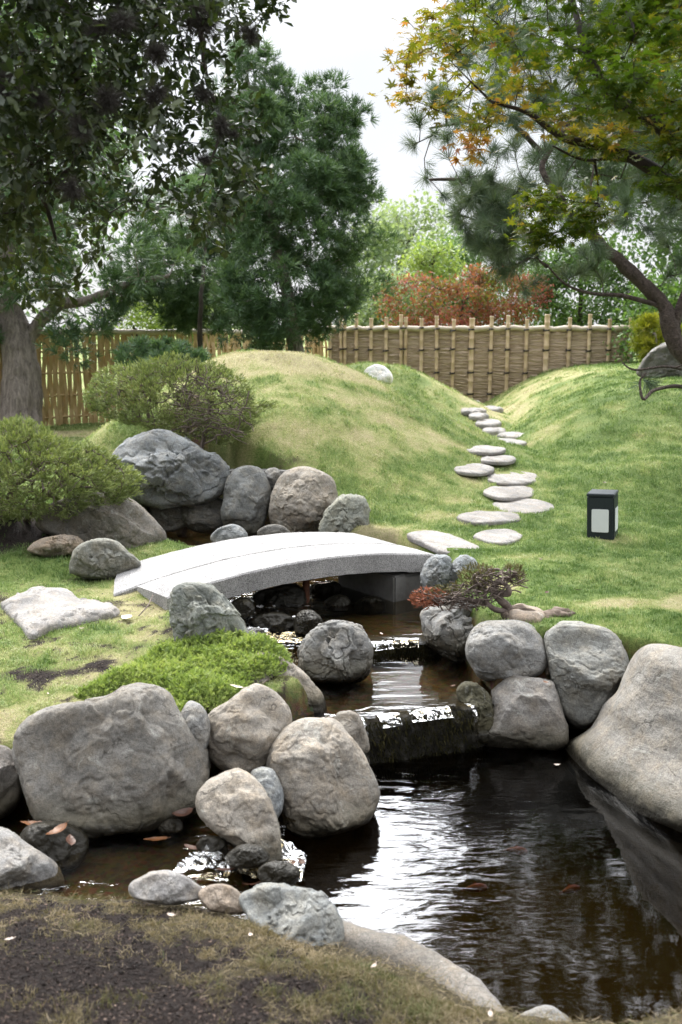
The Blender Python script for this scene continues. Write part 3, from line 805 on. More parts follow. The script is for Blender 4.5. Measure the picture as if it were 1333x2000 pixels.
BR = [
 ('huge grey boulder with a humped right shoulder above the shaded stream', [(22,1440),(50,1405),(110,1378),(200,1368),(250,1345),(295,1345),(325,1362),(345,1400),(375,1440),(405,1470),(412,1500),(400,1545),(375,1580),(300,1600),(200,1608),(130,1600),(75,1590),(50,1545),(30,1490)], .34, dict(bz=-.53, water=-.52, lvl=7, seed=3, e=.7, tint=(.26,.245,.22))),
 ('small smooth oval boulder wedged right of the huge humped one', [(358,1385),(375,1370),(395,1378),(408,1405),(408,1440),(392,1475),(368,1460),(350,1412)], .16, dict(D=5.22, seed=4)),
 ('rounded grey boulder with a saddle top right below the bright ground juniper', [(420,1392),(450,1376),(480,1352),(503,1334),(533,1340),(555,1365),(567,1400),(562,1430),(543,1455),(520,1495),(490,1514),(450,1507),(415,1482),(406,1445),(408,1410)], .26, dict(D=5.4, seed=5, tint='tan', e=.72)),
 ('smooth tan boulder leaning down to the rapids', [(388,1560),(420,1522),(450,1508),(480,1510),(510,1540),(532,1590),(546,1640),(550,1675),(525,1695),(495,1670),(450,1640),(400,1600)], .22, dict(bz=-.6, water=-.58, seed=6, tint='tan', e=.75)),
 ('slim blue grey stone squeezed upright between two boulders by the pond', [(490,1510),(510,1498),(535,1505),(550,1535),(553,1570),(540,1598),(520,1590),(500,1560)], .14, dict(D=5.02, water=-.65, seed=7, tint='blue')),
 ('big tan boulder with a pale cracked face standing in the pond left of the ledge', [(595,1399),(650,1403),(680,1428),(702,1455),(716,1490),(732,1530),(738,1552),(722,1582),(680,1606),(620,1618),(560,1604),(542,1560),(528,1520),(525,1480),(538,1440),(562,1412)], .30, dict(bz=-.66, water=-.65, lvl=7, seed=8, tint='tan', e=.74)),
 ('tan boulder partly hidden under the tip of the ground juniper', [(495,1278),(530,1274),(572,1298),(606,1330),(630,1358),(634,1395),(605,1408),(560,1400),(530,1370),(505,1335),(485,1300)], .24, dict(D=6.15, water=-.37, seed=9, tint='tan')),
 ('upright craggy greenish boulder at the near left corner of the bridge', [(342,1150),(365,1133),(405,1133),(432,1152),(455,1185),(475,1215),(492,1250),(495,1282),(430,1290),(355,1268),(340,1225),(334,1180)], .24, dict(bz=-.17, seed=10, tint=(.27,.285,.255), lvl=7, chis=1.6)),
 ('round flat topped island boulder sitting in the middle pool', [(588,1262),(608,1232),(650,1216),(700,1219),(726,1240),(733,1270),(726,1302),(695,1322),(650,1326),(600,1318),(583,1295)], .30, dict(bz=-.36, water=-.37, seed=11, tint='grey', chis=1.6, lvl=7)),
 ('small rounded stone at the left end of the long ledge', [(655,1402),(675,1391),(700,1398),(714,1425),(720,1462),(690,1468),(660,1440)], .13, dict(D=5.75, water=-.65, seed=12, tint='tan')),
 ('streaked grey boulder under the dead juniper, right of the bridge', [(822,1190),(860,1178),(900,1168),(950,1175),(975,1210),(955,1250),(935,1290),(900,1292),(862,1272),(832,1245),(822,1215)], .26, dict(D=7.1, water=-.34, seed=13, chis=1.5, lvl=7)),
 ('blocky grey boulder with rounded corners below the driftwood log', [(920,1240),(945,1218),(990,1212),(1035,1221),(1058,1248),(1062,1285),(1050,1315),(1000,1329),(945,1326),(925,1302),(914,1270)], .26, dict(D=6.5, seed=14, e=.7)),
 ('tall wedge shaped grey boulder at the edge of the right lawn', [(1072,1235),(1100,1216),(1150,1221),(1190,1234),(1215,1268),(1225,1310),(1202,1348),(1175,1388),(1142,1428),(1105,1402),(1084,1352),(1074,1300),(1067,1265)], .26, dict(D=6.4, seed=15, e=.72, lvl=7, tint=(.32,.32,.295))),
 ('broad cone shaped boulder at the waterline right of the ledge', [(970,1345),(1000,1323),(1070,1321),(1086,1345),(1096,1390),(1108,1432),(1085,1455),(1000,1455),(935,1445),(945,1405),(958,1370)], .26, dict(bz=-.66, water=-.65, seed=16, tint=(.33,.31,.285), e=.75)),
 ('giant smooth boulder with a flared foot rising from the pond at the right', [(1112,1462),(1118,1438),(1150,1424),(1170,1406),(1186,1378),(1214,1354),(1230,1318),(1246,1286),(1276,1266),(1333,1268),(1400,1285),(1460,1350),(1510,1450),(1510,1560),(1460,1655),(1340,1600),(1250,1565),(1180,1528),(1128,1490)], .40, dict(D=5.55, slope=-1.1, foot=.10, water=-.65, lvl=7, seed=17, e=.84, chis=.1, tint=(.36,.34,.305), ext=15)),
 ('thin brown stone filling the gap beside the tall wedge boulder', [(1054,1240),(1070,1231),(1080,1260),(1088,1300),(1084,1335),(1062,1326),(1052,1282)], .10, dict(D=6.55, seed=18, tint='warm')),
 ('left half of the split pale stone pair at the right end of the bridge', [(824,1140),(830,1105),(850,1086),(878,1088),(882,1112),(868,1150),(845,1168)], .2, dict(D=8.05, seed=19, tint=(.30,.32,.33), chis=1.4)),
 ('right half of the split pale stone pair at the right end of the bridge', [(864,1145),(884,1102),(903,1087),(930,1098),(925,1130),(892,1158)], .2, dict(D=8.1, seed=20, tint=(.30,.32,.33), chis=1.4)),
 ('moss covered wet stone at the right end of the long ledge', [(890,1345),(908,1330),(932,1338),(955,1358),(966,1400),(955,1445),(935,1450),(912,1400),(895,1368)], .14, dict(D=6.25, water=-.6, seed=21, tint=(.085,.08,.05), chis=1.5)),
 ('massive blue grey boulder perched over the dark spring pool', [(226,890),(245,860),(275,845),(312,838),(350,848),(385,865),(402,882),(432,888),(448,915),(446,942),(427,967),(402,980),(350,987),(312,995),(280,988),(262,962),(238,930)], .38, dict(D=10.1, seed=23, tint='blue', lvl=7, chis=1.4)),
 ('upright egg shaped boulder beside the spring pool', [(440,960),(452,925),(475,907),(505,910),(521,935),(526,975),(518,1022),(500,1046),(465,1044),(438,1012)], .24, dict(D=10.1, seed=24, water=-.15, tint=(.24,.245,.235))),
 ('little stone plugged between the egg shaped and the broad round boulder', [(517,925),(530,914),(546,918),(548,940),(535,955),(520,948)], .1, dict(D=10.2, seed=25)),
 ('broad round tan boulder in the retaining row behind the bridge', [(532,980),(545,940),(570,918),(610,915),(645,934),(658,965),(653,1003),(632,1040),(580,1048),(543,1036),(529,1008)], .30, dict(D=10.0, seed=26, tint='tan', water=-.15, lvl=7)),
 ('craggy light boulder at the right end of the row behind the bridge', [(628,1030),(645,990),(665,970),(700,968),(718,984),(722,1012),(716,1048),(640,1052)], .24, dict(D=9.6, seed=27, tint=(.33,.34,.29), chis=1.6)),
 ('long sloping brown grey rock slab under the left juniper bush', [(62,1022),(90,985),(160,970),(232,962),(272,982),(308,1020),(322,1050),(303,1088),(272,1108),(220,1085),(150,1055),(100,1045)], .30, dict(D=9.0, seed=28, tint=(.24,.22,.19), lvl=7)),
 ('triangular grey rock on the grass left of the bridge', [(136,1100),(150,1070),(190,1052),(230,1058),(255,1083),(270,1104),(240,1124),(170,1128),(138,1120)], .22, dict(bz=0.0, seed=29, tint=(.25,.25,.215), chis=1.4)),
 ('low rusty tan rock on the mulch under the left juniper', [(55,1072),(75,1054),(120,1046),(150,1044),(162,1064),(150,1080),(90,1086)], .16, dict(bz=.03, seed=30, tint='warm', chis=1.3)),
 ('small blue grey rounded stone in the spring pool', [(410,1052),(425,1033),(450,1025),(470,1030),(482,1045),(478,1066),(440,1070)], .13, dict(D=9.3, seed=31, tint='blue', water=-.15)),
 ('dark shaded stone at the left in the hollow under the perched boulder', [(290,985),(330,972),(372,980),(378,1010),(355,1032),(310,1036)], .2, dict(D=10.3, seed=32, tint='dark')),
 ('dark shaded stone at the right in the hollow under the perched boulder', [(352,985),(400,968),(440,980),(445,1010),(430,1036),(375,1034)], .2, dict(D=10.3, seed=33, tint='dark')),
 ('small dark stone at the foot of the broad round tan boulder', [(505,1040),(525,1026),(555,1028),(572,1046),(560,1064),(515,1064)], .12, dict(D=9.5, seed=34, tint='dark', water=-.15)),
 ('large pale rock cut by the left edge of the photo below the stream', [(-70,1650),(-20,1622),(15,1622),(45,1640),(82,1665),(112,1700),(118,1735),(60,1750),(-60,1750)], .24, dict(D=4.55, seed=35, tint=(.34,.33,.315))),
 ('dark boulder cut by the left edge beside the huge humped one', [(-80,1470),(-20,1450),(15,1453),(36,1495),(44,1540),(22,1575),(-40,1595),(-90,1560)], .26, dict(bz=-.53, water=-.52, seed=36, tint=(.22,.2,.18))),
 ('angular pale boulder at the near bank where the rapids meet the pond', [(462,1745),(500,1728),(560,1728),(610,1740),(650,1768),(668,1800),(670,1835),(640,1870),(560,1865),(510,1815),(470,1775)], .17, dict(D=3.93, water=-.65, seed=37, tint=(.33,.34,.325), chis=1.4, lvl=7)),
 ('low flat pale rock sunk in the dry grass of the near bank', [(255,1728),(300,1704),(345,1705),(382,1724),(400,1750),(340,1765),(270,1755)], .14, dict(D=4.08, seed=38, tint='pale')),
 ('tan rock half buried between the low flat rock and the angular boulder', [(388,1745),(420,1728),(460,1735),(482,1760),(470,1785),(410,1775)], .12, dict(D=4.05, seed=39, tint='warm')),
 ('pointed stone at the bottom edge of the photo beside the pond', [(1010,1990),(1040,1972),(1072,1966),(1105,1985),(1125,2010),(1120,2050),(1040,2060),(1005,2030)], .12, dict(D=3.55, seed=41, tint='grey', water=-.65)),
 ('stone at the bottom right corner of the photo', [(1235,2020),(1270,1995),(1320,1985),(1370,1990),(1400,2040),(1340,2075),(1260,2060)], .14, dict(D=3.6, seed=42, tint='tan', water=-.65)),
 ('dark angular stone at the end of the brushwood fence', [(1252,712),(1272,688),(1300,672),(1330,668),(1350,690),(1350,735),(1256,735)], .4, dict(D=17.0, seed=43, tint='dark')),
 ('smooth white rock half buried in the far mound', [(712,728),(728,714),(748,716),(764,730),(764,748),(740,750),(716,745)], .25, dict(D=17.2, seed=44, tint='white', chis=.5)),
 ('low pale rock where the path meets the fence', [(914,795),(924,784),(935,783),(942,792),(942,803),(918,803)], .2, dict(D=22.6, seed=45, tint='pale')),
 ('small tan stone with a dead leaf beneath the ground juniper tip', [(475,1330),(492,1316),(515,1313),(528,1324),(527,1342),(500,1350),(480,1348)], .08, dict(D=5.95, seed=46, tint='tan')),
 ('small wet stone in the stream below the huge humped boulder', [(305,1612),(320,1598),(342,1597),(356,1608),(352,1624),(320,1630)], .07, dict(D=4.95, seed=47, tint='warm', water=-.52)),
 ('wide dark stone awash at the left of the stream', [(40,1640),(60,1612),(110,1605),(155,1620),(172,1650),(150,1690),(80,1700),(48,1675)], .18, dict(D=4.75, seed=48, tint='wet', water=-.4)),
]
for lab, outl, th_, kw in BR: rock(lab, outl, th_, **kw)
WS = [
 ('long wet black rock with a glossy top beneath the bridge', [(488,1168),(510,1152),(560,1142),(592,1150),(592,1180),(560,1192),(505,1190)], 8.0),
 ('wet rock lying in the riffle, behind and left of the island boulder', [(490,1215),(520,1197),(560,1198),(585,1212),(570,1232),(515,1238)], 7.5),
 ('dark brown wet rock touching the back of the island boulder', [(575,1215),(582,1198),(605,1192),(628,1205),(628,1228),(600,1238),(578,1236)], 7.4),
 ('wet pebble like rock with twigs under the middle of the bridge', [(632,1178),(650,1164),(672,1163),(684,1176),(676,1192),(642,1194)], 8.2),
 ('dark round rock in the shadow against the bridge abutment', [(692,1180),(712,1166),(740,1166),(755,1180),(748,1200),(704,1204)], 8.3),
 ('black wet rock at the far left beneath the bridge edge', [(452,1180),(468,1168),(490,1172),(498,1190),(484,1206),(458,1204)], 7.5),
 ('wet rock behind the rusty stake under the bridge', [(600,1150),(625,1136),(660,1138),(668,1158),(640,1170),(606,1168)], 8.6),
 ('dark rock at the lower left of the riffle by the upright boulder', [(480,1240),(496,1226),(514,1230),(520,1250),(505,1264),(484,1262)], 7.0),
]
RS = [
 ('black wet stone breaking the white water of the rapids', [(440,1672),(465,1652),(500,1650),(525,1668),(515,1690),(460,1694)], 4.50),
 ('wet stone at the lip where the rapids fall into the pond', [(505,1700),(535,1684),(572,1690),(584,1712),(560,1732),(515,1728)], 4.32),
 ('small wet stone at the head of the rapids below the huge humped boulder', [(385,1648),(402,1634),(430,1636),(440,1652),(420,1664),(390,1662)], 4.68)]
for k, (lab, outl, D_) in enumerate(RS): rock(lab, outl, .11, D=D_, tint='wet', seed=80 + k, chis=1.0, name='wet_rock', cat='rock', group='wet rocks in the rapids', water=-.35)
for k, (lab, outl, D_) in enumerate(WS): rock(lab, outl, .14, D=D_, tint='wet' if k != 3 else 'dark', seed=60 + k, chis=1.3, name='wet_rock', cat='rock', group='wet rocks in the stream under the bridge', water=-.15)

# stepping stones -------------------------------------------------
def ell(cx, cy, rx, ry, seed):
    rng = np.random.RandomState(seed); n = 10
    return [(cx + rx * math.cos(a) * rng.uniform(.88, 1.08), cy + ry * math.sin(a) * rng.uniform(.85, 1.1)) for a in np.arange(n) * 2 * math.pi / n]
GS = 'stepping stones leading up the lawn to the fence'
flat_stone('large flat pale stone lying in the grass left of the bridge', [(2,1178),(50,1156),(108,1148),(140,1156),(160,1172),(228,1186),(226,1200),(160,1214),(112,1224),(62,1242),(42,1222),(20,1200)], .07, 'pale', 71, 6, sink=.45)
flat_stone('pointed flat stone directly beyond the right end of the bridge, nearest of the path', [(795,1042),(840,1036),(890,1046),(925,1060),(942,1072),(925,1078),(870,1076),(830,1060)], .04, 'pale', 72, group=GS)
ST = [(975, 1046, 47, 13, 'small stepping stone at the foot of the path, just right of the pointed flat one'),
 (956, 1009, 66, 12, 'long stepping stone stepping out to the left, third of the path from the bridge'),
 (1023, 988, 64, 14, 'widest stepping stone, standing out to the right between lamp and path'),
 (996, 960, 52, 13, 'oval stepping stone just behind the widest one'),
 (1003, 933, 55, 12, 'wide oval stepping stone, second behind the widest one'),
 (928, 915, 38, 10, 'stepping stone with a pointed left end, out to the left of the path'),
 (974, 896, 37, 7, 'narrow stepping stone right behind the one with the pointed left end'),
 (950, 877, 38, 7, 'rounded stepping stone left of centre, midway up the path'),
 (991, 863, 38, 6, 'nearer of the two overlapping stepping stones on the right, midway up the path'),
 (1006, 852, 34, 4, 'farther of the two overlapping stepping stones on the right, midway up the path'),
 (966, 842, 24, 5, 'small stepping stone just beyond the overlapping pair'),
 (956, 827, 26, 6, 'bright stepping stone between the two mounds, fourth from the fence'),
 (935, 812, 19, 4, 'small far stepping stone, third from the fence'),
 (925, 803, 26, 3, 'thin far stepping stone, second from the fence'),
 (962, 799, 22, 3, 'farthest stepping stone, against the foot of the fence')]
for k, (cx, cy, rx, ry, lab) in enumerate(ST):
    flat_stone(lab, ell(cx, cy, rx, ry, 80 + k), .032 + .03 * (k > 8), 'pale', 90 + k, group=GS)
# kerb: long low curved stone along the near edge of the pond
K = [on_z(px, py, -.50) for px, py in [(655, 1835), (700, 1850), (760, 1866), (820, 1892), (870, 1925), (915, 1962), (950, 2005), (985, 2060)]]
K = catmull(K, 14, closed=False); T_ = norm(np.gradient(K, axis=0)); Nn = np.stack([T_[:, 1], -T_[:, 0], 0 * T_[:, 0]], 1)
ang = np.linspace(0, 2 * math.pi, 25)[:-1]
wv = .105 * (1 + .18 * perlin(K * 3))
V = K[:, None] + (np.cos(ang)[None, :, None] * wv[:, None, None] * Nn[:, None]) + np.sin(ang)[None, :, None] * np.array([0, 0, .13]) - [0, 0, .05]
V = V.reshape(-1, 3); V += norm(V - np.repeat(K, 24, 0)) * (fbm(V * 5, 4) * .016)[:, None]
i = np.arange(len(K) - 1)[:, None] * 24; j = np.arange(24)[None]; kq = (j + 1) % 24
o = link('kerb_stone', mkmesh('kerb_stone', V, quads=np.stack([i + j, i + kq, i + 24 + kq, i + 24 + j], -1).reshape(-1, 4), attrs=dict(hz=V[:, 2] + .65)), M['rock'])
o.color = (.17, .155, .135, 1)
tag(o, 'long low curved kerb stone along the near grass edge of the pond', 'kerb stone')

# ---------------------------------------------------------------- stone bridge
B0 = np.array([-1.24, 6.86]); B1 = np.array([0.80, 8.14]); ax = B1 - B0; Lb = np.hypot(*ax); ax /= Lb; pn = np.array([-ax[1], ax[0]])
root = thing('stone_bridge', 'arched pale granite footbridge of two long slabs over the stream', 'bridge', (float(B0[0]), float(B0[1]), 0.0))
def slab(off0, off1, seed):
    n = 60; s = np.linspace(0, 1, n); V = []
    bev = .012
    ring = [(off0, -.5), (off0, -bev), (off0 + bev, 0), (off0 * .5 + off1 * .5, .004), (off1 - bev, 0), (off1, -bev), (off1, -.5)]
    for k, si in enumerate(s):
        tk = .155
        for o_, dz in ring:
            a0 = np.interp(o_, [0, .46, .462, .63, 1.05], [0, -.05, -.23, -.18, .03]); a1 = Lb - .155 * o_
            a = a0 + (a1 - a0) * si; q = (a + .05) / (Lb + .1)
            zt_ = .03 + .02 * q + .13 * (1 - (2 * q - 1) ** 2)
            p = B0 + ax * a + pn * o_
            V.append((p[0], p[1], zt_ + (dz if dz > -.4 else -tk)))
    V = np.array(V); m = len(ring)
    V += (fbm(V * 9 + seed, 3) * .0035)[:, None] * np.array([.3, .3, 1])
    i = np.arange(n - 1)[:, None] * m; j = np.arange(m)[None]; k2 = (j + 1) % m
    Q = np.stack([i + j, i + k2, i + m + k2, i + m + j], -1).reshape(-1, 4)
    T = []
    for e_ in (0, (n - 1) * m):
        for j_ in range(1, m - 1): T.append((e_, e_ + j_, e_ + j_ + 1) if e_ == 0 else (e_, e_ + j_ + 1, e_ + j_))
    me = mkmesh('slab', V, T, Q, smooth=False)
    put('slab', me, M['granite'], root)
slab(0.0, .458, 1.0)
slab(.465, 1.05, 5.0)
# abutment under the right end
Vb = []
c_ = B0 + ax * (Lb - .10) + pn * .52
acc = Acc()
for off, w_ in ((0.0, .62),):
    V_, Q_ = box(0, 0, 0, .5, .98, .56)
    V_ = V_[:, 0:1] * np.array([*ax, 0]) + V_[:, 1:2] * np.array([*pn, 0]) + V_[:, 2:3] * np.array([0, 0, 1.0]) + np.array([c_[0], c_[1], -.36])
    acc.add(V_, quads=Q_)
me = acc.mesh('abutment', False)
bm = bmesh.new(); bm.from_mesh(me); bmesh.ops.bevel(bm, geom=bm.edges[:], offset=.02, segments=2, affect='EDGES'); bm.to_mesh(me); bm.free()
put('abutment', me, M['concrete'], root)
# low wall carrying on from the abutment behind the dead juniper
p0 = on_z(672, 1140, -.29); p1 = B0 + ax * (Lb - .35) - pn * -.02
acc = Acc(); d2 = norm(np.array(p1) - p0[:2]); L2 = float(np.hypot(*(np.array(p1) - p0[:2]))) ; m2_ = (np.array(p1) + p0[:2]) / 2; q2 = np.array([-d2[1], d2[0]])
V_, Q_ = box(0, 0, 0, L2, .14, .36); V_ = V_[:, 0:1] * np.array([*d2, 0]) + V_[:, 1:2] * np.array([*q2, 0]) + V_[:, 2:3] * np.array([0, 0, 1.0]) + np.array([m2_[0], m2_[1], -.25])
acc.add(V_, quads=Q_); me = acc.mesh('channel_wall', False)
bm = bmesh.new(); bm.from_mesh(me); bmesh.ops.bevel(bm, geom=bm.edges[:], offset=.015, segments=2, affect='EDGES'); bm.to_mesh(me); bm.free()
tag(link('channel_wall', me, M['concrete']), 'low plain concrete wall in the shade under the bridge', 'wall')
# ledge of concrete behind the retaining boulders
pa, pb = at(446, 918, 10.55), at(572, 920, 10.55); V_, Q_ = box((pa[0] + pb[0]) / 2, pa[1], pa[2] - .1, pb[0] - pa[0], .22, .2)
acc = Acc(); acc.add(V_, quads=Q_); me = acc.mesh('retaining_wall', False)
bm = bmesh.new(); bm.from_mesh(me); bmesh.ops.bevel(bm, geom=bm.edges[:], offset=.015, segments=2, affect='EDGES'); bm.to_mesh(me); bm.free()
tag(link('retaining_wall', me, M['concrete']), 'low concrete coping behind the egg shaped boulder', 'wall')
# rusty stake under the bridge
ps = on_z(598, 1186, Z_UP); acc = Acc()
V_, Q_, T3 = tube([ps + [0, 0, -.15], ps + [0.0, 0, .12], ps + [.005, 0, .26]], [.03, .032, .026], 10); acc.add(V_, T3, Q_)
tag(link('stake', acc.mesh('stake'), M['rust']), 'short rusty brown stake standing in the water under the bridge', 'stake')

# ---------------------------------------------------------------- garden light
g_ = ground(1177, 1046); root = thing('garden_light', 'square black garden light with frosted white windows on the lawn', 'lamp', (float(g_[0]), float(g_[1]), zt1(g_[0], g_[1]) - .01))
root.rotation_euler = (R(1.5), R(-2), R(-24))
def bbox_mesh(name, c, s, bev, seg=3):
    V_, Q_ = box(*c, *s); me = mkmesh(name, V_, quads=Q_, smooth=False)
    bm = bmesh.new(); bm.from_mesh(me); bmesh.ops.bevel(bm, geom=bm.edges[:], offset=bev, segments=seg, affect='EDGES'); bm.to_mesh(me); bm.free()
    return me
S_ = .245
link('housing', bbox_mesh('housing', (0, 0, .19), (S_, S_, .41), .012), M['navy'], root)
cap = link('cap', bbox_mesh('cap', (0, 0, .405), (S_ + .005, S_ + .005, .03), .006), M['navy'], root)
def rrect(w, h, r, n=6):
    pts = []
    for cx, cy, a0 in ((w / 2 - r, h / 2 - r, 0), (-w / 2 + r, h / 2 - r, 90), (-w / 2 + r, -h / 2 + r, 180), (w / 2 - r, -h / 2 + r, 270)):
        for k in range(n + 1): a = R(a0 + 90 * k / n); pts.append((cx + r * math.cos(a), cy + r * math.sin(a)))
    return np.array(pts)
for k in range(4):
    a = k * math.pi / 2; nx_, ny_ = math.sin(a), -math.cos(a); tx, ty = math.cos(a), math.sin(a)
    for nm, w_, h_, r_, o0, o1, mm in (('window_frame', .172, .232, .022, -.01, .0035, 'navy'), ('pane', .154, .214, .014, -.01, .0065, 'pane')):
        rp = rrect(w_, h_, r_); n_ = len(rp); V_ = []
        for o_ in (o0, o1):
            for u_, v_ in rp: V_.append((tx * u_ + nx_ * (S_ / 2 + o_), ty * u_ + ny_ * (S_ / 2 + o_), .17 + v_))
        V_ = np.array(V_); V_ = np.vstack([V_, [[nx_ * (S_ / 2 + o1), ny_ * (S_ / 2 + o1), .17]]])
        j = np.arange(n_); kk = (j + 1) % n_
        Q_ = np.stack([j, kk, n_ + kk, n_ + j], 1); T3 = np.stack([n_ + j, n_ + kk, np.full(n_, 2 * n_)], 1)
        link(nm, mkmesh(nm, V_, T3, Q_, smooth=False), M[mm], root)

# ---------------------------------------------------------------- fences
def line_hit(px, P, Q):
    r = ray(px, 648); d = np.array(Q) - np.array(P); A = np.array([[r[0], -d[0]], [r[1], -d[1]]]); s = np.linalg.solve(A, np.array(P, float)); return np.array(P) + d * s[1]
FA, FB = np.array([-.33, 24.0]), np.array([6.75, 22.6])
root = thing('brushwood_fence', 'brushwood screen fence with upright bamboo poles at the end of the path', 'fence', (3.2, 23.3, .18))
fd = norm(FB - FA); fn = np.array([fd[1], -fd[0]])
posts = [(646, 1), (671.5, 2), (697, 1), (725, 1), (755, 1), (789.5, 2), (824.7, 1), (855.7, 1), (886, 1), (922, 3), (960, 1), (992.8, 1), (1029, 1), (1068, 3), (1112, 1), (1151.4, 1), (1190, 1), (1236, 3)]
rng = np.random.RandomState(2)
def bamboo(p, z0, z1, r, rng, lean=0):
    zs = [z0]; z = z0
    while z < z1 - .05: z = min(z + rng.uniform(.22, .3), z1); zs += [z - .015, z, z + .015]
    zs = np.array(zs); rr = np.full(len(zs), r); rr[2::3] *= 1.14
    P = np.stack([p[0] + lean * (zs - z0), np.full(len(zs), p[1]), zs], 1)
    return tube(P, rr, 8)
xs = []
for px, ty in posts:
    p = line_hit(px, FA, FB); xs.append(p); f = p + fn * .07
    acc = Acc(); h = 2.02 + rng.uniform(.14, .3)
    rads = {1: [(0, .042)], 2: [(-.045, .04), (.045, .04)], 3: [(0, .06)]}[ty]
    for dx_, r_ in rads:
        V_, Q_, T3 = bamboo(f + fd * dx_, .0, h + (.0 if dx_ <= 0 else -.06), r_, rng, rng.normal() * .006); acc.add(V_, T3, Q_)
    po = put('bamboo_post', acc.mesh('bamboo_post'), M['bamboo'], root)
    for zz in (1.96, 1.50, .98, .48):
        th_ = np.linspace(0, 2 * math.pi, 9); zz += rng.normal() * .015
        rw = .052 + .035 * (ty == 2) + .02 * (ty == 3); acc = Acc()
        Pq = np.stack([f[0] + np.cos(th_) * rw, f[1] + np.sin(th_) * .06, zz + .01 * np.sin(th_)], 1)
        Pq = np.vstack([Pq, [[f[0] - .01, f[1] - .06, zz], [f[0] - .06, f[1] - .08, zz - .03], [f[0] - .1, f[1] - .07, zz - .035]]])
        V_, Q_, T3 = tube(Pq, [.018] * 9 + [.011, .009, .006], 5); acc.add(V_, T3, Q_)
        link('knot', acc.mesh('knot'), M['tie'], po)
for k in range(len(xs) - 1):
    a, b = xs[k], xs[k + 1]; acc = Acc(); L_ = np.hypot(*(b - a)); c_ = (a + b) / 2
    V_, Q_ = box(0, 0, 1.02, L_, .03, 1.84); V_ = np.stack([c_[0] + V_[:, 0] * fd[0] + V_[:, 1] * fn[0], c_[1] + V_[:, 0] * fd[1] + V_[:, 1] * fn[1], V_[:, 2]], 1); acc.add(V_, quads=Q_)
    z = .14
    while z < 1.92:
        n_ = 7; s_ = np.linspace(-.02, L_ + .02, n_); w_ = rng.uniform(.006, .016)
        P_ = np.stack([a[0] + fd[0] * s_ + fn[0] * .026, a[1] + fd[1] * s_ + fn[1] * .026, z + np.cumsum(rng.normal(size=n_)) * .008], 1)
        P_[:, :2] += fn * rng.normal(size=(n_, 1)) * .007
        V_, Q_, T3 = tube(P_, w_ * rng.uniform(.6, 1.3, n_), 4, False); acc.add(V_, quads=Q_); z += w_ * 1.55
    put('brushwood_panel', acc.mesh('brushwood_panel'), M['brush'], root)
acc = Acc(); s_ = np.linspace(0, 1, 60)[:, None]; P_ = FA * (1 - s_) + (FB + fd * .15) * s_; P_ = np.hstack([P_ + fn * .04, np.full((60, 1), 1.975)]); P_[:, 2] += .012 * np.sin(np.arange(60) * 1.3) + rng.normal(size=60) * .006
V_, Q_, T3 = tube(P_, .062 + rng.normal(size=60) * .006, 10); acc.add(V_, T3, Q_)
put('top_rail', acc.mesh('top_rail'), M['bamboo_rail'], root)

GA, GB = np.array([-8.2, 16.6]), np.array([-.33, 24.0]); L_ = np.hypot(*(GB - GA)); ld = norm(GB - GA); ln = np.array([ld[1], -ld[0]])
root = thing('slat_fence', 'golden bamboo slat fence woven on cross rails behind the big tree trunk', 'fence', (-4.5, 20.1, .15))
acc = Acc(); s = .05; rng = np.random.RandomState(4); kk = 0
while s < L_:
    n_ = 13; zz = np.linspace(.08, 1.86 + rng.uniform(-.03, .04), n_); ph = (kk % 2) * math.pi
    off = .022 * np.sin(zz / .42 * math.pi + ph) ; lat = rng.normal() * .012 + rng.normal() * .028 * (zz - 1) + .012 * np.sin(zz * 4 + rng.uniform(0, 6))
    w_ = rng.uniform(.030, .042); ctr_ = GA + ld * s
    V_ = []
    for q in range(n_):
        c_ = ctr_ + ld * lat[q] + ln * off[q]
        for a_, b_ in ((-w_, .006), (w_, .006), (w_, -.006), (-w_, -.006)): p = c_ + ld * a_ + ln * b_; V_.append((p[0], p[1], zz[q]))
    i = np.arange(n_ - 1)[:, None] * 4; j = np.arange(4)[None]; k2 = (j + 1) % 4
    acc.add(V_, quads=np.stack([i + j, i + k2, i + 4 + k2, i + 4 + j], -1).reshape(-1, 4)); s += rng.uniform(.058, .078); kk += 1
put('slat_panel', acc.mesh('slat_panel', False), M['bamboo_gold'], root)
for zz in (.28, .70, 1.12, 1.54):
    P_ = np.hstack([GA + (GB - GA) * np.linspace(0, 1, 40)[:, None], np.full((40, 1), zz)]); P_[:, 2] += rng.normal(size=40) * .006
    V_, Q_, T3 = tube(P_, .022, 6); acc = Acc(); acc.add(V_, T3, Q_); put('cross_rail', acc.mesh('cross_rail'), M['bamboo_gold'], root)
P_ = np.hstack([GA + (GB - GA) * np.linspace(0, 1, 40)[:, None], np.full((40, 1), 1.90)]); P_[:, 2] += rng.normal(size=40) * .006
V_, Q_, T3 = tube(P_, .055, 8); acc = Acc(); acc.add(V_, T3, Q_); tr_ = put('top_rail', acc.mesh('top_rail'), M['bamboo_rail'], root)
for k, f in enumerate(np.linspace(.06, .97, 7)):
    p = GA + (GB - GA) * f; acc = Acc(); V_, Q_, T3 = bamboo(p - ln * .06, .0, 1.88, .06, rng); acc.add(V_, T3, Q_); put('fence_post', acc.mesh('fence_post'), M['bark_dark'] if k % 2 else M['bamboo_gold'], root)
    acc = Acc(); th_ = np.linspace(-1.5, math.pi * 2 - 4.6, 9); V_, Q_, T3 = tube(np.vstack([np.stack([p[0] + 0.03 * np.sin(th_ * 3), p[1] + np.cos(th_) * .065, 1.90 + np.sin(th_) * .068], 1), [[p[0] - .03, p[1], 2.01], [p[0] - .05, p[1], 2.04]]]), [.02] * 9 + [.014, .008], 5); acc.add(V_, T3, Q_)
    put('knot', acc.mesh('knot'), M['tie'], root)

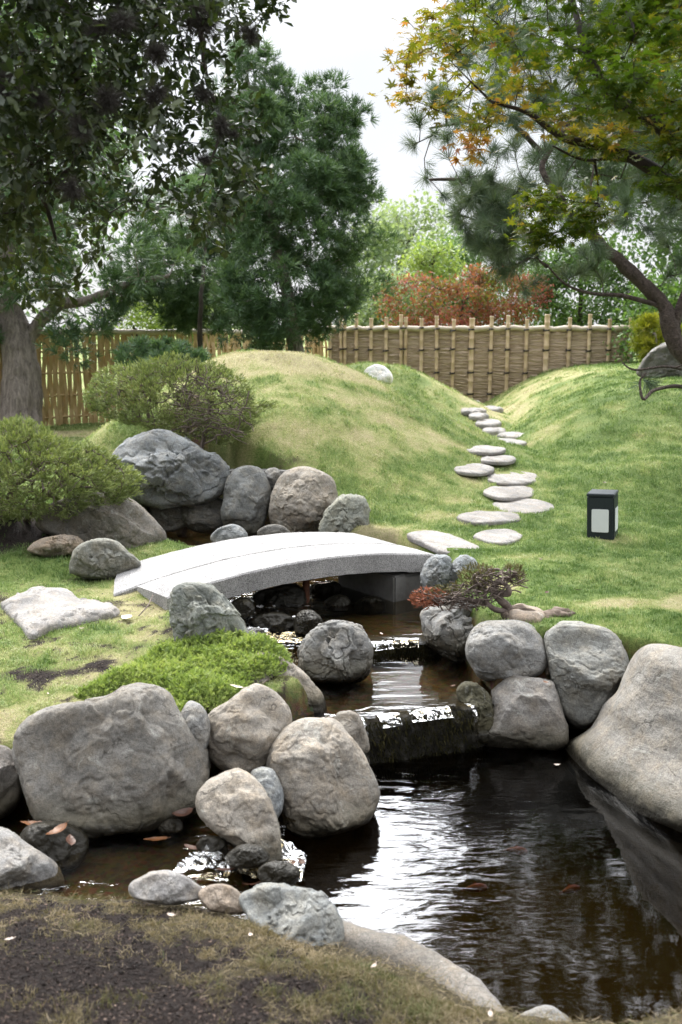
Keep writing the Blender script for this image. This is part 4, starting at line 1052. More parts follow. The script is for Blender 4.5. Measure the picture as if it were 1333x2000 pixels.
# ================================================================ vegetation
def inpoly_samples(outline, n, rng):
    O = catmull(outline, 4); x0, y0 = O.min(0); x1, y1 = O.max(0); out = []; ed = []
    while len(out) < n:
        p = np.stack([rng.uniform(x0, x1, n * 3), rng.uniform(y0, y1, n * 3)], 1)
        s = -sdpoly(p[:, 0], p[:, 1], O); k = s > 0
        out.extend(p[k]); ed.extend(s[k])
    return np.array(out[:n]), np.array(ed[:n])

def volume(outline, D, thick, n, rng, full_px=120, shell=0.0):
    """points filling a crown: outline at distance D, as deep as it is wide from its own edge"""
    p, e = inpoly_samples(outline, n, rng)
    h = thick * np.sqrt(np.clip(e / full_px, 0.02, 1))
    u = rng.uniform(-1, 1, n)
    if shell: u = np.sign(u) * np.abs(u) ** (1 - shell)
    d = D + h * u
    return CAM + d[:, None] * (FW + ((p[:, 0:1] - 666.5) / FPX) * RT - ((p[:, 1:2] - 1000) / FPX) * UPV), p

def grow(limbs, A, rng, seg, rtip, sag=0.0, power=.5, rmax=None):
    acc = Acc(); nodes = []; owner = []
    for k, (P, r0, r1) in enumerate(limbs):
        P = catmull(P, 8, closed=False); n = len(P); s = np.linspace(0, 1, n)
        rr = r0 + (r1 - r0) * s; rr = rr * (1 + .10 * perlin(P * 4 + k))
        P = P + np.stack([fbm(P * 2.5 + 9, 2), fbm(P * 2.5 + 31, 2), fbm(P * 2.5 + 57, 2)], 1) * min(r0 * .4, .035)
        ns = 36 if r0 > .2 else 20 if r0 > .09 else 12 if r0 > .05 else 7
        V, Q, T = tube(P, rr, ns)
        if r0 > .09:                           # fluted, knobbly bark
            c_ = np.repeat(P, ns, 0); W = V[:len(c_)]; rel = norm(W - c_); V[:len(c_)] = W + rel * (fbm(np.hstack([rel * 2.6, W[:, 2:3] * .5])[:, [0, 1, 3]] + k, 3) * r0 * .22 + fbm(W * 7, 3) * .012)[:, None]
        acc.add(V, T, Q)
        nodes.extend(P); owner.extend([-1] * n)
    nodes = np.array(nodes); owner = np.array(owner)
    d0 = np.array([((nodes - a) ** 2).sum(1).min() for a in A]); order = np.argsort(d0)
    cap = len(nodes) + len(A) * 14; N = np.zeros((cap, 3)); N[:len(nodes)] = nodes; O = np.full(cap, -1); O[:len(nodes)] = owner; m = len(nodes)
    chains = []
    for q in order:
        a = A[q]; d2 = ((N[:m] - a) ** 2).sum(1); j = int(np.argmin(d2)); d = math.sqrt(d2[j]); b = N[j]
        c = (a + b) / 2 + rng.normal(size=3) * d * .13 + np.array([0, 0, sag * d])
        n = int(np.clip(d / seg, 2, 13)); t = np.linspace(0, 1, n + 1)[:, None]
        P = b * (1 - t) ** 2 + 2 * c * t * (1 - t) + a * t * t
        chains.append((int(O[j]), P)); ci = len(chains) - 1
        N[m:m + n] = P[1:]; O[m:m + n] = ci; m += n
    load = np.ones(len(chains))
    for ci in range(len(chains) - 1, -1, -1):
        if chains[ci][0] >= 0: load[chains[ci][0]] += load[ci]
    for ci, (par, P) in enumerate(chains):
        rb = rtip * load[ci] ** power
        if rmax: rb = min(rb, rmax)
        V, Q, T = tube(P, np.linspace(rb, rtip, len(P)), 5 if rb > .008 else 3, False); acc.add(V, quads=Q)
    return acc, [c[1] for c in chains]

# leaf shapes -----------------------------------------------------
OAK_V = [(0, 0, 0), (.17, .38, .04), (.25, .72, .05), (0, 1, -.03), (-.25, .72, .05), (-.17, .38, .04), (0, .4, -.03), (0, .75, -.03)]
OAK_F = [(0, 1, 6), (0, 6, 5), (1, 2, 7), (1, 7, 6), (6, 7, 4), (6, 4, 5), (2, 3, 7), (7, 3, 4)]
def maple_tpl():
    V = [(0, .05, 0)]; lobes = [(-125, .42), (-82, .68), (-40, .92), (0, 1.05), (40, .92), (82, .68), (125, .42)]; ring = [(0, -.05, 0)]
    for k, (a, r) in enumerate(lobes):
        a_ = R(a)
        if k: am = R((a + lobes[k - 1][0]) / 2); ring.append((math.sin(am) * .30, math.cos(am) * .30 + .05, .0))
        for da, rr in ((-9, .62), (0, 1), (9, .62)): ring.append((math.sin(a_ + R(da)) * r * rr, math.cos(a_ + R(da)) * r * rr + .05, -.10 * rr * r))
    V += ring; n = len(ring)
    return V, [(0, 1 + (k + 1) % n, 1 + k) for k in range(n)]
MAP_V, MAP_F = maple_tpl()
LEAF_V = [(0, 0, 0), (.3, .5, .06), (0, 1, 0), (-.3, .5, .06)]; LEAF_F = [(0, 1, 2), (0, 2, 3)]
def tuft_tpl(n, w, seed, lo=15, hi=70, base=.25):
    """narrow leaves fanning out of the end of a shoot"""
    rng = np.random.RandomState(seed); V = []; F = []
    for k in range(n):
        a = rng.uniform(0, 2 * math.pi); t = R(rng.uniform(lo, hi)); y0 = rng.uniform(0, base); L = rng.uniform(.6, 1) * (1 - y0 * .5)
        d = np.array([math.sin(t) * math.cos(a), math.cos(t), math.sin(t) * math.sin(a)]); s = norm(np.cross(d, rng.normal(size=3))) * w
        b = np.array([0, y0, 0]); k0 = len(V); V += [b - s * .6, b + s * .6, b + d * L * .6 + s, b + d * L]; F += [(k0, k0 + 1, k0 + 2), (k0, k0 + 2, k0 + 3)]
    return V, F
TUFT = tuft_tpl(15, .045, 1); PINE = tuft_tpl(46, .011, 2, 20, 75, .45); MASS = tuft_tpl(170, .012, 3, 0, 180, .1)
def spray_tpl(seed, n=9):
    rng = np.random.RandomState(seed); V = []; F = []
    for k in range(n):
        y = .1 + .75 * k / n; a = k * 2.4; t = R(rng.uniform(25, 50)); L = .42 * (1 - .4 * k / n)
        d = np.array([math.sin(t) * math.cos(a), math.cos(t), math.sin(t) * math.sin(a)]); s = norm(np.cross(d, [0, 0, 1.0])) * .07
        b = np.array([0, y, 0]); k0 = len(V); V += [b - s, b + s, b + d * L]; F.append((k0, k0 + 1, k0 + 2))
    k0 = len(V); V += [(-.03, 0, 0), (.03, 0, 0), (0, 1.05, 0)]; F.append((k0, k0 + 1, k0 + 2))
    return V, F
SPRAY = spray_tpl(5, 11)

def along(chains, rng, per, lo=.3):
    """positions and directions near the ends of twigs"""
    P = []; D = []
    for c in chains:
        s = rng.uniform(lo, 1.0, per) * (len(c) - 1); i = np.minimum(s.astype(int), len(c) - 2); f = (s - i)[:, None]
        P.append(c[i] * (1 - f) + c[i + 1] * f); D.append(c[i + 1] - c[i])
    return np.concatenate(P), norm(np.concatenate(D))

# ---------------------------------------------------------------- near oak, leaves hanging into the top left
rng = np.random.RandomState(11)
oak_out = [(-150, -420), (250, -480), (520, -300), (585, -60), (545, 30), (525, 110), (505, 190), (530, 260), (535, 340), (505, 400), (470, 440), (440, 500), (385, 505), (350, 440), (310, 400), (262, 420), (225, 440), (200, 500), (165, 545), (130, 600), (105, 655), (50, 610), (0, 640), (-150, 660)]
A1, p1 = volume(oak_out, 4.9, 1.3, 640, rng, 150)
dn = [(-150, -300), (330, -300), (360, 60), (330, 190), (260, 260), (170, 330), (60, 420), (-150, 450)]
A2, p2 = volume(dn, 4.6, 1.0, 760, rng, 150)
T0 = np.array([-3.3, 4.6, 0.0]); T0[2] = zt1(T0[0], T0[1]) - .1
A5, _ = volume([(-350, -520), (450, -560), (560, -900), (100, -1150), (-350, -1150)], 6.9, 1.2, 300, rng, 150)  # unseen crown above the view, added to shade the near bank
limbs = [([T0, T0 + [.1, 0, 1.4], T0 + [.25, .1, 2.9], T0 + [.5, .1, 4.3], T0 + [.8, .3, 5.6]], .24, .09),
         ([T0 + [.2, .05, 2.5], (-2.4, 4.7, 3.7), at(120, -120, 4.8), at(300, -160, 4.9), at(420, -60, 5.0)], .11, .018),
         ([at(60, -140, 4.8), at(140, 60, 4.6), at(150, 200, 4.6), at(145, 330, 4.6)], .03, .006),
         ([at(350, -140, 4.9), at(390, 60, 5.0), at(402, 150, 5.0), at(430, 250, 5.05), at(405, 330, 5.0)], .022, .005),
         ([T0 + [.2, .05, 2.2], at(-60, 200, 4.9), at(60, 330, 5.1), at(110, 480, 5.3)], .05, .006)]
oak = thing('oak_tree', 'dark oak leaning in from outside, its leafy twigs hanging across the top left corner', 'tree', tuple(T0))
acc, ch = grow(limbs, np.concatenate([A1, A2, A5]), rng, .10, .0016, .12, .42)
put('trunk', acc.mesh('trunk'), M['bark_dark'], oak)
P, D = along(ch, rng, 18, .15)
P = P + rng.normal(size=P.shape) * .03
X, Y, Z = frames(D * .5 + rng.normal(size=D.shape) * .6 + [0, 0, -.25], rng, rng.normal(size=D.shape) * .6 + [0, 0, 1])
oy = 1000 - FPX * ((P - CAM) @ UPV) / ((P - CAM) @ FW); acc = Acc(); rr = np.clip(rng.rand(len(P)) * .8 + .45 * sst(250, 520, oy), 0, 1.2); scatter(acc, OAK_V, OAK_F, P, X, Y, Z, rng.uniform(.036, .066, len(P)), rnd=rr)  # lower leaves lightened through rnd, painting the light that falls on them
put('crown', acc.mesh('crown'), M['oak'], oak)
MOSS = [(390, 50, .085, 'big dark ball moss cluster at the top beside the sky gap'), (305, 106, .06, 'round fuzzy ball moss, right one of the row of three at the upper middle'), (300, 188, .055, 'ball moss straight below the round fuzzy one'), (208, 195, .062, 'dark ball moss left of the middle of the crown'), (188, 62, .05, 'ball moss near the top left among dark leaves'),
        (155, 245, .062, 'ball moss clinging to the left hanging branch, upper one'), (142, 372, .055, 'pale ball moss at the low end of the left hanging branch'), (10, 160, .07, 'ball moss at the left edge of the photo'), (488, 68, .05, 'pale ball moss at the right tip of the oak, against the sky'), (432, 245, .05, 'ball moss on the right hanging branch at its fork'),
        (400, 312, .032, 'smallest ball moss, low on the right hanging branch'), (392, 185, .045, 'ball moss halfway down the right hanging branch'), (75, 192, .05, 'ball moss deep in shadow near the left edge'), (230, 40, .06, 'ball moss high up between the top left clusters'), (455, 262, .03, 'tiny ball moss right of the forked branch')]
for k, (px, py, r_, lab) in enumerate(MOSS):
    c = at(px, py, 3.75 if px < 350 else 4.1); r_ = r_ * 1.05; acc = Acc(); n_ = 6
    Dm = norm(rng.normal(size=(n_, 3))); X, Y, Z = frames(Dm, rng)
    scatter(acc, *MASS, Dm * r_ * .15 + rng.normal(size=(n_, 3)) * r_ * .2, X, Y, Z, np.full(n_, r_ * 1.15), rnd=rng.rand(n_))
    o = link('ball_moss', acc.mesh('ball_moss'), M['moss']); o.location = c; tag(o, lab, 'plant', 'ball moss growing on the oak twigs')

# ---------------------------------------------------------------- maple reaching in from the right
rng = np.random.RandomState(12)
map_out = [(1500, -600), (980, -560), (830, -300), (830, -60), (850, 0), (800, 20), (730, 62), (735, 92), (780, 140), (765, 185), (800, 225), (835, 265), (905, 255), (875, 300), (950, 312), (990, 270), (1080, 262), (1150, 300), (1230, 330), (1300, 380), (1500, 420)]
A1, p1 = volume(map_out, 5.0, 1.1, 620, rng, 160)
A2, p2 = volume([(1005, 400), (1060, 378), (1120, 390), (1190, 400), (1170, 440), (1090, 475), (1030, 470)], 5.3, .35, 40, rng, 40)
A3, p3 = volume([(1150, 60), (1500, -100), (1500, 400), (1290, 370), (1200, 280), (1130, 180)], 4.5, .7, 150, rng, 100)
T0 = np.array([3.0, 5.6, 0.0]); T0[2] = zt1(T0[0], T0[1]) - .1
j0 = at(1400, 420, 5.0)
limbs = [([T0, T0 + [-.2, -.1, .9], j0, at(1480, 100, 5.0), at(1460, -200, 5.1), at(1400, -450, 5.2)], .13, .03),
         ([j0, at(1310, 365, 5.0), at(1255, 318, 5.0), at(1190, 292, 5.0), at(1120, 275, 5.0), at(1075, 250, 5.0), at(1020, 215, 5.0), at(960, 195, 5.0)], .042, .007),
         ([at(1370, 330, 5.0), at(1290, 250, 4.8), at(1200, 190, 4.7), at(1150, 110, 4.7), at(1120, 0, 4.8), at(1080, -140, 4.9)], .035, .008),
         ([at(1255, 318, 5.0), at(1200, 310, 5.1), at(1140, 312, 5.2), at(1080, 285, 5.2)], .014, .005),
         ([at(1440, 20, 5.0), at(1300, 20, 4.9), at(1230, -60, 5.0), at(1120, -180, 5.1)], .03, .008)]
tr = thing('maple_tree', 'japanese maple turning from green to orange, spreading over the upper right corner', 'tree', tuple(T0))
A_ = np.concatenate([A1, A2, A3])
acc, ch = grow(limbs, A_, rng, .12, .0018, .05, .42)
put('trunk', acc.mesh('trunk'), M['bark_maple'], tr)
P, D = along(ch, rng, 19, .2); P = P + rng.normal(size=P.shape) * [.05, .05, .022]
X, Y, Z = frames(D * .5 + rng.normal(size=D.shape) * [.8, .8, .25] + [0, 0, -.12], rng, rng.normal(size=D.shape) * .35 + [0, 0, 1])
pxx = 666.5 + FPX * (P[:, 0]) / ((P - CAM) @ FW); pyy = 1000 - FPX * ((P - CAM) @ UPV) / ((P - CAM) @ FW)
outer = sst(1050, 760, pxx + .25 * pyy); low = np.exp(-((pxx - 900) / 60) ** 2 - ((pyy - 290) / 40) ** 2); yel = np.exp(-((pxx - 1130) / 160) ** 2 - ((pyy - 245) / 35) ** 2) + np.exp(-((pxx - 1000) / 80) ** 2 - ((pyy - 190) / 90) ** 2)
rr = np.clip(rng.normal(.22, .13, len(P)) + .45 * outer + .7 * low + .26 * yel + .35 * (rng.rand(len(P)) < .06), 0, 1.3)
acc = Acc(); scatter(acc, MAP_V, MAP_F, P, X, Y, Z, rng.uniform(.034, .052, len(P)), rnd=rr)
put('crown', acc.mesh('crown'), M['maple'], tr)

# ---------------------------------------------------------------- leaning pine behind the maple
rng = np.random.RandomState(13)
D0 = 10.0
b_ = ground(1460, 985)
T0 = np.array([b_[0], b_[1], zt1(b_[0], b_[1]) - .1])
tp = [T0, at(1440, 850, D0), at(1380, 740, D0), at(1318, 668, D0), at(1296, 600, D0), at(1240, 535, D0), at(1180, 482, D0), at(1120, 428, D0), at(1088, 375, D0)]
limbs = [(tp, .105, .045), ([at(1088, 375, D0), at(1060, 330, D0 + .1), at(1075, 290, D0 + .2), at(1120, 220, D0 + .3), at(1150, 60, D0 + .5), at(1180, -250, D0 + .5)], .035, .02),
         ([at(1125, 432, D0), at(1060, 410, D0), at(1010, 385, D0), at(960, 360, D0 - .1), at(900, 350, D0 - .2), at(840, 350, D0 - .2)], .05, .012),
         ([at(1296, 600, D0), at(1220, 578, D0 - .1), at(1165, 575, D0 - .2), at(1110, 560, D0 - .3), at(1070, 520, D0 - .4)], .028, .008),
         ([at(1318, 640, D0), at(1345, 560, D0), at(1400, 480, D0 + .1), at(1440, 300, D0 + .2), at(1400, 60, D0 + .3), at(1330, -200, D0 + .3)], .05, .015),
         ([at(1060, 300, D0 + .2), at(980, 230, D0), at(900, 240, D0), at(840, 250, D0)], .03, .01),
         ([at(1390, 780, D0 - .2), at(1330, 755, D0 - .9), at(1280, 762, D0 - 1.1), at(1258, 780, D0 - 1.2), at(1250, 745, D0 - 1.2), at(1262, 728, D0 - 1.2)], .022, .007),
         ([at(1370, 730, D0 - .5), at(1300, 716, D0 - .8), at(1240, 722, D0 - .9), at(1215, 706, D0 - .9)], .016, .006)]
tr = thing('pine_tree', 'leaning rugged pine with long needles behind the maple at the right', 'tree', tuple(T0))
pin_out = [(795, 290), (800, 250), (830, 190), (860, 120), (870, -50), (900, -300), (960, -650), (1500, -650), (1500, 560), (1330, 560), (1200, 540), (1130, 560), (1060, 590), (1010, 560), (960, 500), (905, 450), (870, 400), (830, 365), (800, 335)]
A1, p1 = volume(pin_out, D0, 1.3, 620, rng, 160)
A2, _ = volume([(1240, 735), (1270, 700), (1330, 690), (1400, 680), (1400, 760), (1300, 752)], D0 - .9, .25, 9, rng, 40)
A4, _ = volume([(880, 380), (960, 350), (1040, 400), (1060, 480), (1020, 540), (940, 500)], D0 - .4, .5, 60, rng, 60)
acc, ch = grow(limbs, np.concatenate([A1, A2, A4]), rng, .22, .004, .04, .42)
put('trunk', acc.mesh('trunk'), M['bark_pine'], tr)
P, D = along(ch, rng, 5, .45); tip = np.array([c[-1] for c in ch]); tD = norm(np.array([c[-1] - c[-2] for c in ch]))
P = np.concatenate([P, tip]); D = np.concatenate([D, tD]); X, Y, Z = frames(D + rng.normal(size=D.shape) * .35 + [0, 0, .15], rng)
acc = Acc(); scatter(acc, *PINE, P, X, Y, Z, rng.uniform(.15, .23, len(P)), rnd=rng.rand(len(P)))
put('crown', acc.mesh('crown'), M['pine'], tr)

# second, denser pine added behind the maple to darken the pond's reflection
root_ = None
# ---------------------------------------------------------------- podocarpus style trees in front of the fence
def tuft_tree(name, label, seed, outl, D, thick, base, trunk_r, n_clump, per, cr, size, mat='podo', tall=(), limbs_px=None, bark='bark_grey', full=110, shape=TUFT, upb=.5):
    rng = np.random.RandomState(seed)
    root = thing(name, label, 'tree', tuple(base))
    C_, p = volume(outl, D, thick, n_clump, rng, full, .3)
    cx = np.mean(C_, 0)
    if len(tall): C_ = np.concatenate([C_, [at(a, b, D) for a, b in tall]]); n_clump += len(tall)
    if limbs_px is None:
        top = C_[np.argmax(C_[:, 2])]
        main = [base, base * .7 + np.array([cx[0], base[1], cx[2]]) * .3, np.array([(base[0] + top[0]) / 2, base[1], (base[2] + top[2]) / 2 + .3]), top - [0, 0, .4]]
        limbs = [(main, trunk_r, trunk_r * .15)]
    else: limbs = limbs_px
    acc, ch = grow(limbs, C_, rng, .35, trunk_r * .03, -.05, .45, trunk_r * .5)
    put('trunk', acc.mesh('trunk'), M[bark], root)
    ctr = C_.mean(0)
    N_ = n_clump * per; ci = np.repeat(np.arange(n_clump), per)
    dr = norm(rng.normal(size=(N_, 3)) + norm(C_ - ctr)[ci] * .5 + [0, -.15, upb * .8]); rad = cr * rng.uniform(.55, 1.25, N_) * np.repeat(rng.uniform(.45, 1.25, n_clump), per)
    P = C_[ci] + dr * rad[:, None] * [1, 1, .62 if not len(tall) else .8]
    X, Y, Z = frames(dr + rng.normal(size=dr.shape) * .35 + [0, 0, upb], rng)
    acc = Acc(); scatter(acc, *shape, P, X, Y, Z, rng.uniform(.7, 1.25, N_) * size, rnd=np.clip(rng.rand(N_) * .6 + .4 * rng.rand(n_clump)[ci], 0, 1))
    put('crown', acc.mesh('crown'), M[mat], root)
    return root
def gp(x, y): return np.array([x, y, zt1(x, y) - .15])
tuft_tree('conifer_tree', 'tall dense dark green conifer like tree standing behind the grass mound', 21,
          [(520, 130), (545, 150), (565, 225), (597, 232), (615, 192), (645, 190), (675, 225), (685, 280), (700, 350), (705, 410), (718, 480), (705, 545), (680, 600), (640, 640), (625, 670), (560, 690), (490, 680), (445, 640), (428, 560), (440, 450), (430, 350), (440, 220), (480, 120)],
          17.6, 1.3, gp(-.7, 17.7), .2, 240, 46, .30, .17, full=110, tall=[(612, 178), (646, 172), (690, 228), (520, 118), (560, 205), (735, 470), (728, 560), (480, 110), (712, 390)])
tuft_tree('conifer_tree', 'smaller dark conifer like tree at the left flank of the tall one', 22,
          [(262, 500), (300, 430), (335, 350), (400, 330), (460, 380), (470, 470), (470, 580), (450, 640), (390, 655), (350, 625), (300, 600), (265, 560)],
          20.2, 1.1, gp(-2.6, 19.2), .085, 120, 30, .30, .20, full=100, bark='bark_dark')
bt = ground(45, 845); bt = np.array([bt[0], bt[1], zt1(bt[0], bt[1]) - .1]); Dt = float((bt - CAM) @ FW)
lp = [([bt, at(42, 760, Dt), at(38, 690, Dt), at(30, 640, Dt), at(10, 560, Dt), at(20, 420, Dt + .2), at(0, 200, Dt + .3)], .36, .1),
      ([at(50, 690, Dt), at(70, 640, Dt), at(110, 600, Dt - .1), at(160, 590, Dt - .2), at(215, 570, Dt - .3), at(280, 548, Dt - .3), at(330, 540, Dt - .3)], .13, .03),
      ([at(25, 650, Dt), at(-40, 600, Dt), at(-120, 520, Dt), at(-160, 400, Dt)], .16, .05),
      ([at(22, 520, Dt), at(90, 470, Dt - .2), at(160, 430, Dt - .4), at(240, 420, Dt - .5)], .08, .02)]
tuft_tree('old_tree', 'old tree with a thick fluted grey trunk at the left edge, before the slat fence', 23,
          [(-260, 60), (0, 40), (160, 160), (240, 330), (290, 420), (345, 500), (310, 560), (235, 590), (205, 640), (175, 690), (120, 690), (95, 640), (60, 610), (0, 640), (-60, 660), (-260, 660)],
          Dt - .2, 1.6, bt, .3, 260, 26, .34, .22, limbs_px=lp, full=150)

tuft_tree('pine_tree', 'dense second pine added for its dark pond reflection, filling the sky behind the maple at the upper right', 44,
          [(870, -150), (845, -300), (850, -560), (1000, -900), (1300, -1100), (1700, -900), (1750, 0), (1650, 420), (1400, 480), (1200, 380), (1080, 330), (1010, 220), (960, 90)],
          13.5, 2.2, gp(5.6, 13.2), .22, 470, 22, .42, .26, mat='pine', full=200, bark='bark_pine', shape=tuft_tpl(26, .016, 9, 15, 75, .3))
# broad leaved trees and shrubs beyond the fence -------------------
def leaf_tree(name, label, seed, outl, D, thick, mat, n, size, clumps=60, cr=.5, trunk_r=.12, group=None, cat='tree', ground_z=.1, full=80, bark='bark_dark'):
    rng = np.random.RandomState(seed); C_, p = volume(outl, D, thick, clumps, rng, full, .2)
    ctr = C_.mean(0); base = np.array([ctr[0], ctr[1], ground_z]); root = thing(name, label, cat, tuple(base), group)
    top = C_[np.argmax(C_[:, 2])]
    limbs = [([base, base * .5 + ctr * .5, ctr, ctr * .4 + top * .6], trunk_r, trunk_r * .2)]
    acc, ch = grow(limbs, C_, rng, .5, .008, .0, .45, trunk_r * .6)
    put('trunk', acc.mesh('trunk'), M[bark], root)
    ci = rng.randint(0, clumps, n); dr = norm(rng.normal(size=(n, 3))); P = C_[ci] + dr * (cr * rng.uniform(.2, 1.2, n) ** .7)[:, None] * [1, 1, .7]
    X, Y, Z = frames(dr * .5 + rng.normal(size=dr.shape) + [0, 0, -.2], rng, rng.normal(size=dr.shape) * .6 + [0, 0, 1])
    acc = Acc(); scatter(acc, LEAF_V, LEAF_F, P, X, Y, Z, rng.uniform(.6, 1.3, n) * size, rnd=np.clip(rng.rand(n) * .65 + .35 * rng.rand(clumps)[ci], 0, 1))
    put('crown', acc.mesh('crown'), M[mat], root)
    return root
BG = 'trees growing beyond the fence'
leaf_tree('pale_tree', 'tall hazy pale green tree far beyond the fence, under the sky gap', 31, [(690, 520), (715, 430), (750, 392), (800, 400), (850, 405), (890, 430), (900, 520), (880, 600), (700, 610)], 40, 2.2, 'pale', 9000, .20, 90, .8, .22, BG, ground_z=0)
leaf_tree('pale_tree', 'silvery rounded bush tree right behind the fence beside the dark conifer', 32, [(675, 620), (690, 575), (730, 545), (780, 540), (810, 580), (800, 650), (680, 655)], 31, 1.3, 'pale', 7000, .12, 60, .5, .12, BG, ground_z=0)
leaf_tree('green_tree', 'mid green tree behind the red leaved shrub', 33, [(830, 500), (880, 460), (940, 450), (1000, 480), (1050, 520), (1050, 640), (830, 650)], 31, 1.6, 'mid', 9000, .14, 80, .6, .15, BG, ground_z=0)
leaf_tree('lime_tree', 'yellow green small tree glowing between red shrub and pale tree', 34, [(800, 520), (820, 490), (855, 472), (885, 490), (890, 530), (820, 545)], 28, .6, 'lime', 1700, .11, 30, .4, .08, BG, ground_z=0)
leaf_tree('red_shrub', 'shrub with red and orange autumn leaves rising over the brushwood fence', 35, [(752, 590), (770, 555), (820, 545), (870, 550), (920, 535), (960, 518), (1010, 522), (1052, 548), (1058, 590), (1030, 630), (900, 650), (770, 650)], 25.6, .9, 'red', 11000, .085, 75, .36, .07, ground_z=.1, cat='shrub', full=50)
leaf_tree('green_tree', 'leafy green tree above the right half of the brushwood fence', 36, [(1030, 600), (1050, 540), (1100, 500), (1160, 490), (1220, 510), (1250, 560), (1260, 640), (1180, 655), (1040, 650)], 26.5, 1.2, 'mid', 9000, .12, 90, .5, .12, BG, ground_z=0)
leaf_tree('green_tree', 'large leafy tree rising behind the pine at the right edge', 37, [(1130, 480), (1150, 300), (1220, 60), (1450, -80), (1650, 200), (1650, 660), (1260, 660), (1200, 560)], 28, 2.4, 'mid', 26000, .19, 170, .9, .25, BG, ground_z=0, full=150)
leaf_tree('green_tree', 'large shadowy tree behind the hanging oak twigs at the left', 38, [(-350, -60), (20, -80), (190, 60), (265, 180), (262, 300), (235, 470), (190, 560), (170, 650), (-350, 650)], 25, 2.2, 'mid', 16000, .19, 150, .8, .25, BG, ground_z=0, full=150)
leaf_tree('lime_tree', 'bright yellow green bushy tree over the top rail of the slat fence', 39, [(190, 640), (210, 590), (270, 560), (330, 585), (375, 600), (420, 630), (440, 665), (190, 665)], 28, 1.1, 'lime', 6000, .12, 60, .45, .1, BG, ground_z=0)
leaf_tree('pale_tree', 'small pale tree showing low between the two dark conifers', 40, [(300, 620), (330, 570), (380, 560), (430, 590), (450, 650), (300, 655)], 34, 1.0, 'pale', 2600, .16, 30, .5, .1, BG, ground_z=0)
leaf_tree('green_tree', 'small mid green tree at the far right beyond the fence end', 41, [(1230, 640), (1260, 570), (1330, 540), (1450, 560), (1450, 700), (1240, 700)], 22, 1.0, 'mid', 7000, .11, 60, .5, .1, BG, ground_z=.2)
tuft_tree('gold_shrub', 'clipped golden green shrub at the right end of the fence', 42, [(1244, 650), (1262, 622), (1290, 612), (1318, 630), (1326, 665), (1318, 692), (1280, 700), (1250, 688)], 18.5, .5, gp(5.75, 18.4), .05, 60, 18, .13, .13, mat='gold', full=40)['category'] = 'shrub'
tuft_tree('low_shrub', 'feathery blue green shrub behind the juniper, before the slat fence', 43, [(242, 715), (255, 685), (300, 672), (350, 682), (385, 695), (400, 720), (330, 740), (250, 735)], 15.5, .5, gp(-2.75, 15.2), .04, 46, 16, .15, .16, mat='podo', full=40)['category'] = 'shrub'

# ---------------------------------------------------------------- junipers
def juniper(name, label, seed, outl, D, thick, n, per, size, mat, base, dead=None, full=60, trunk_r=.05, upb=.6, squash=1.0):
    rng = np.random.RandomState(seed); root = thing(name, label, 'shrub', tuple(base))
    A_, p = volume(outl, D, thick, n, rng, full, .25)
    ctr = A_.mean(0)
    limbs = [([base, base * .4 + ctr * .6 + rng.normal(size=3) * .05, ctr + [.15, 0, .02]], trunk_r, trunk_r * .4), ([base, base * .5 + ctr * .5 + [-.2, .1, 0], ctr + [-.35, .05, .05]], trunk_r * .8, trunk_r * .3), ([base, base * .5 + ctr * .5 + [.2, -.1, 0], ctr + [.4, -.1, -.02]], trunk_r * .8, trunk_r * .3)]
    acc, ch = grow(limbs, A_, rng, .08, .003, .0, .4, trunk_r * .5)
    if dead is not None:                       # bare tangled twigs on the sunburnt side
        B_, _ = volume(dead, D - thick * .55, thick * .35, 85, rng, full * .6)
        for q in range(85):
            d_ = rng.normal(size=3) * [.13, .05, .09]; n_ = 6; P_ = B_[q] + np.linspace(-1, 1, n_)[:, None] * d_ + rng.normal(size=(n_, 3)) * .018
            V, Q, T = tube(P_, rng.uniform(.0025, .008), 4, False); acc.add(V, quads=Q)
    put('trunk', acc.mesh('trunk'), M['twig'], root)
    P, Dd = along(ch, rng, per, .35)
    keep = np.ones(len(P), bool)
    if dead is not None:
        pxx = 666.5 + FPX * P[:, 0] / ((P - CAM) @ FW); pyy = 1000 - FPX * ((P - CAM) @ UPV) / ((P - CAM) @ FW)
        keep = (sdpoly(pxx, pyy, catmull(dead, 4)) > 0) | (rng.rand(len(P)) < .5) | ((P - CAM) @ FW > D + thick * .2)
    P, Dd = P[keep], Dd[keep]; out = norm(P - ctr)
    P = P + out * .02 + rng.normal(size=P.shape) * .02
    X, Y, Z = frames(Dd * .4 + out * .7 + rng.normal(size=P.shape) * .4 + [0, 0, upb], rng)
    acc = Acc(); scatter(acc, *SPRAY, P, X, Y, Z, rng.uniform(.6, 1.2, len(P)) * size, rnd=rng.rand(len(P)))
    put('foliage', acc.mesh('foliage'), M[mat], root)
    return root
b_ = at(350, 880, 10.7)
juniper('juniper_bush', 'spreading juniper bush with a bare brown twiggy side, on top of the perched boulder', 51,
        [(172, 775), (185, 745), (215, 722), (260, 712), (330, 700), (385, 705), (440, 722), (478, 752), (495, 790), (535, 788), (505, 808), (485, 835), (440, 862), (400, 858), (340, 850), (290, 832), (240, 822), (190, 808)],
        10.7, .5, 1500, 12, .042, 'juni', np.array([b_[0], b_[1], zt1(b_[0], b_[1]) - .05]), dead=[(345, 745), (390, 732), (450, 760), (480, 810), (450, 850), (400, 855), (350, 820), (335, 780)], full=50)
b_ = ground(60, 1035)
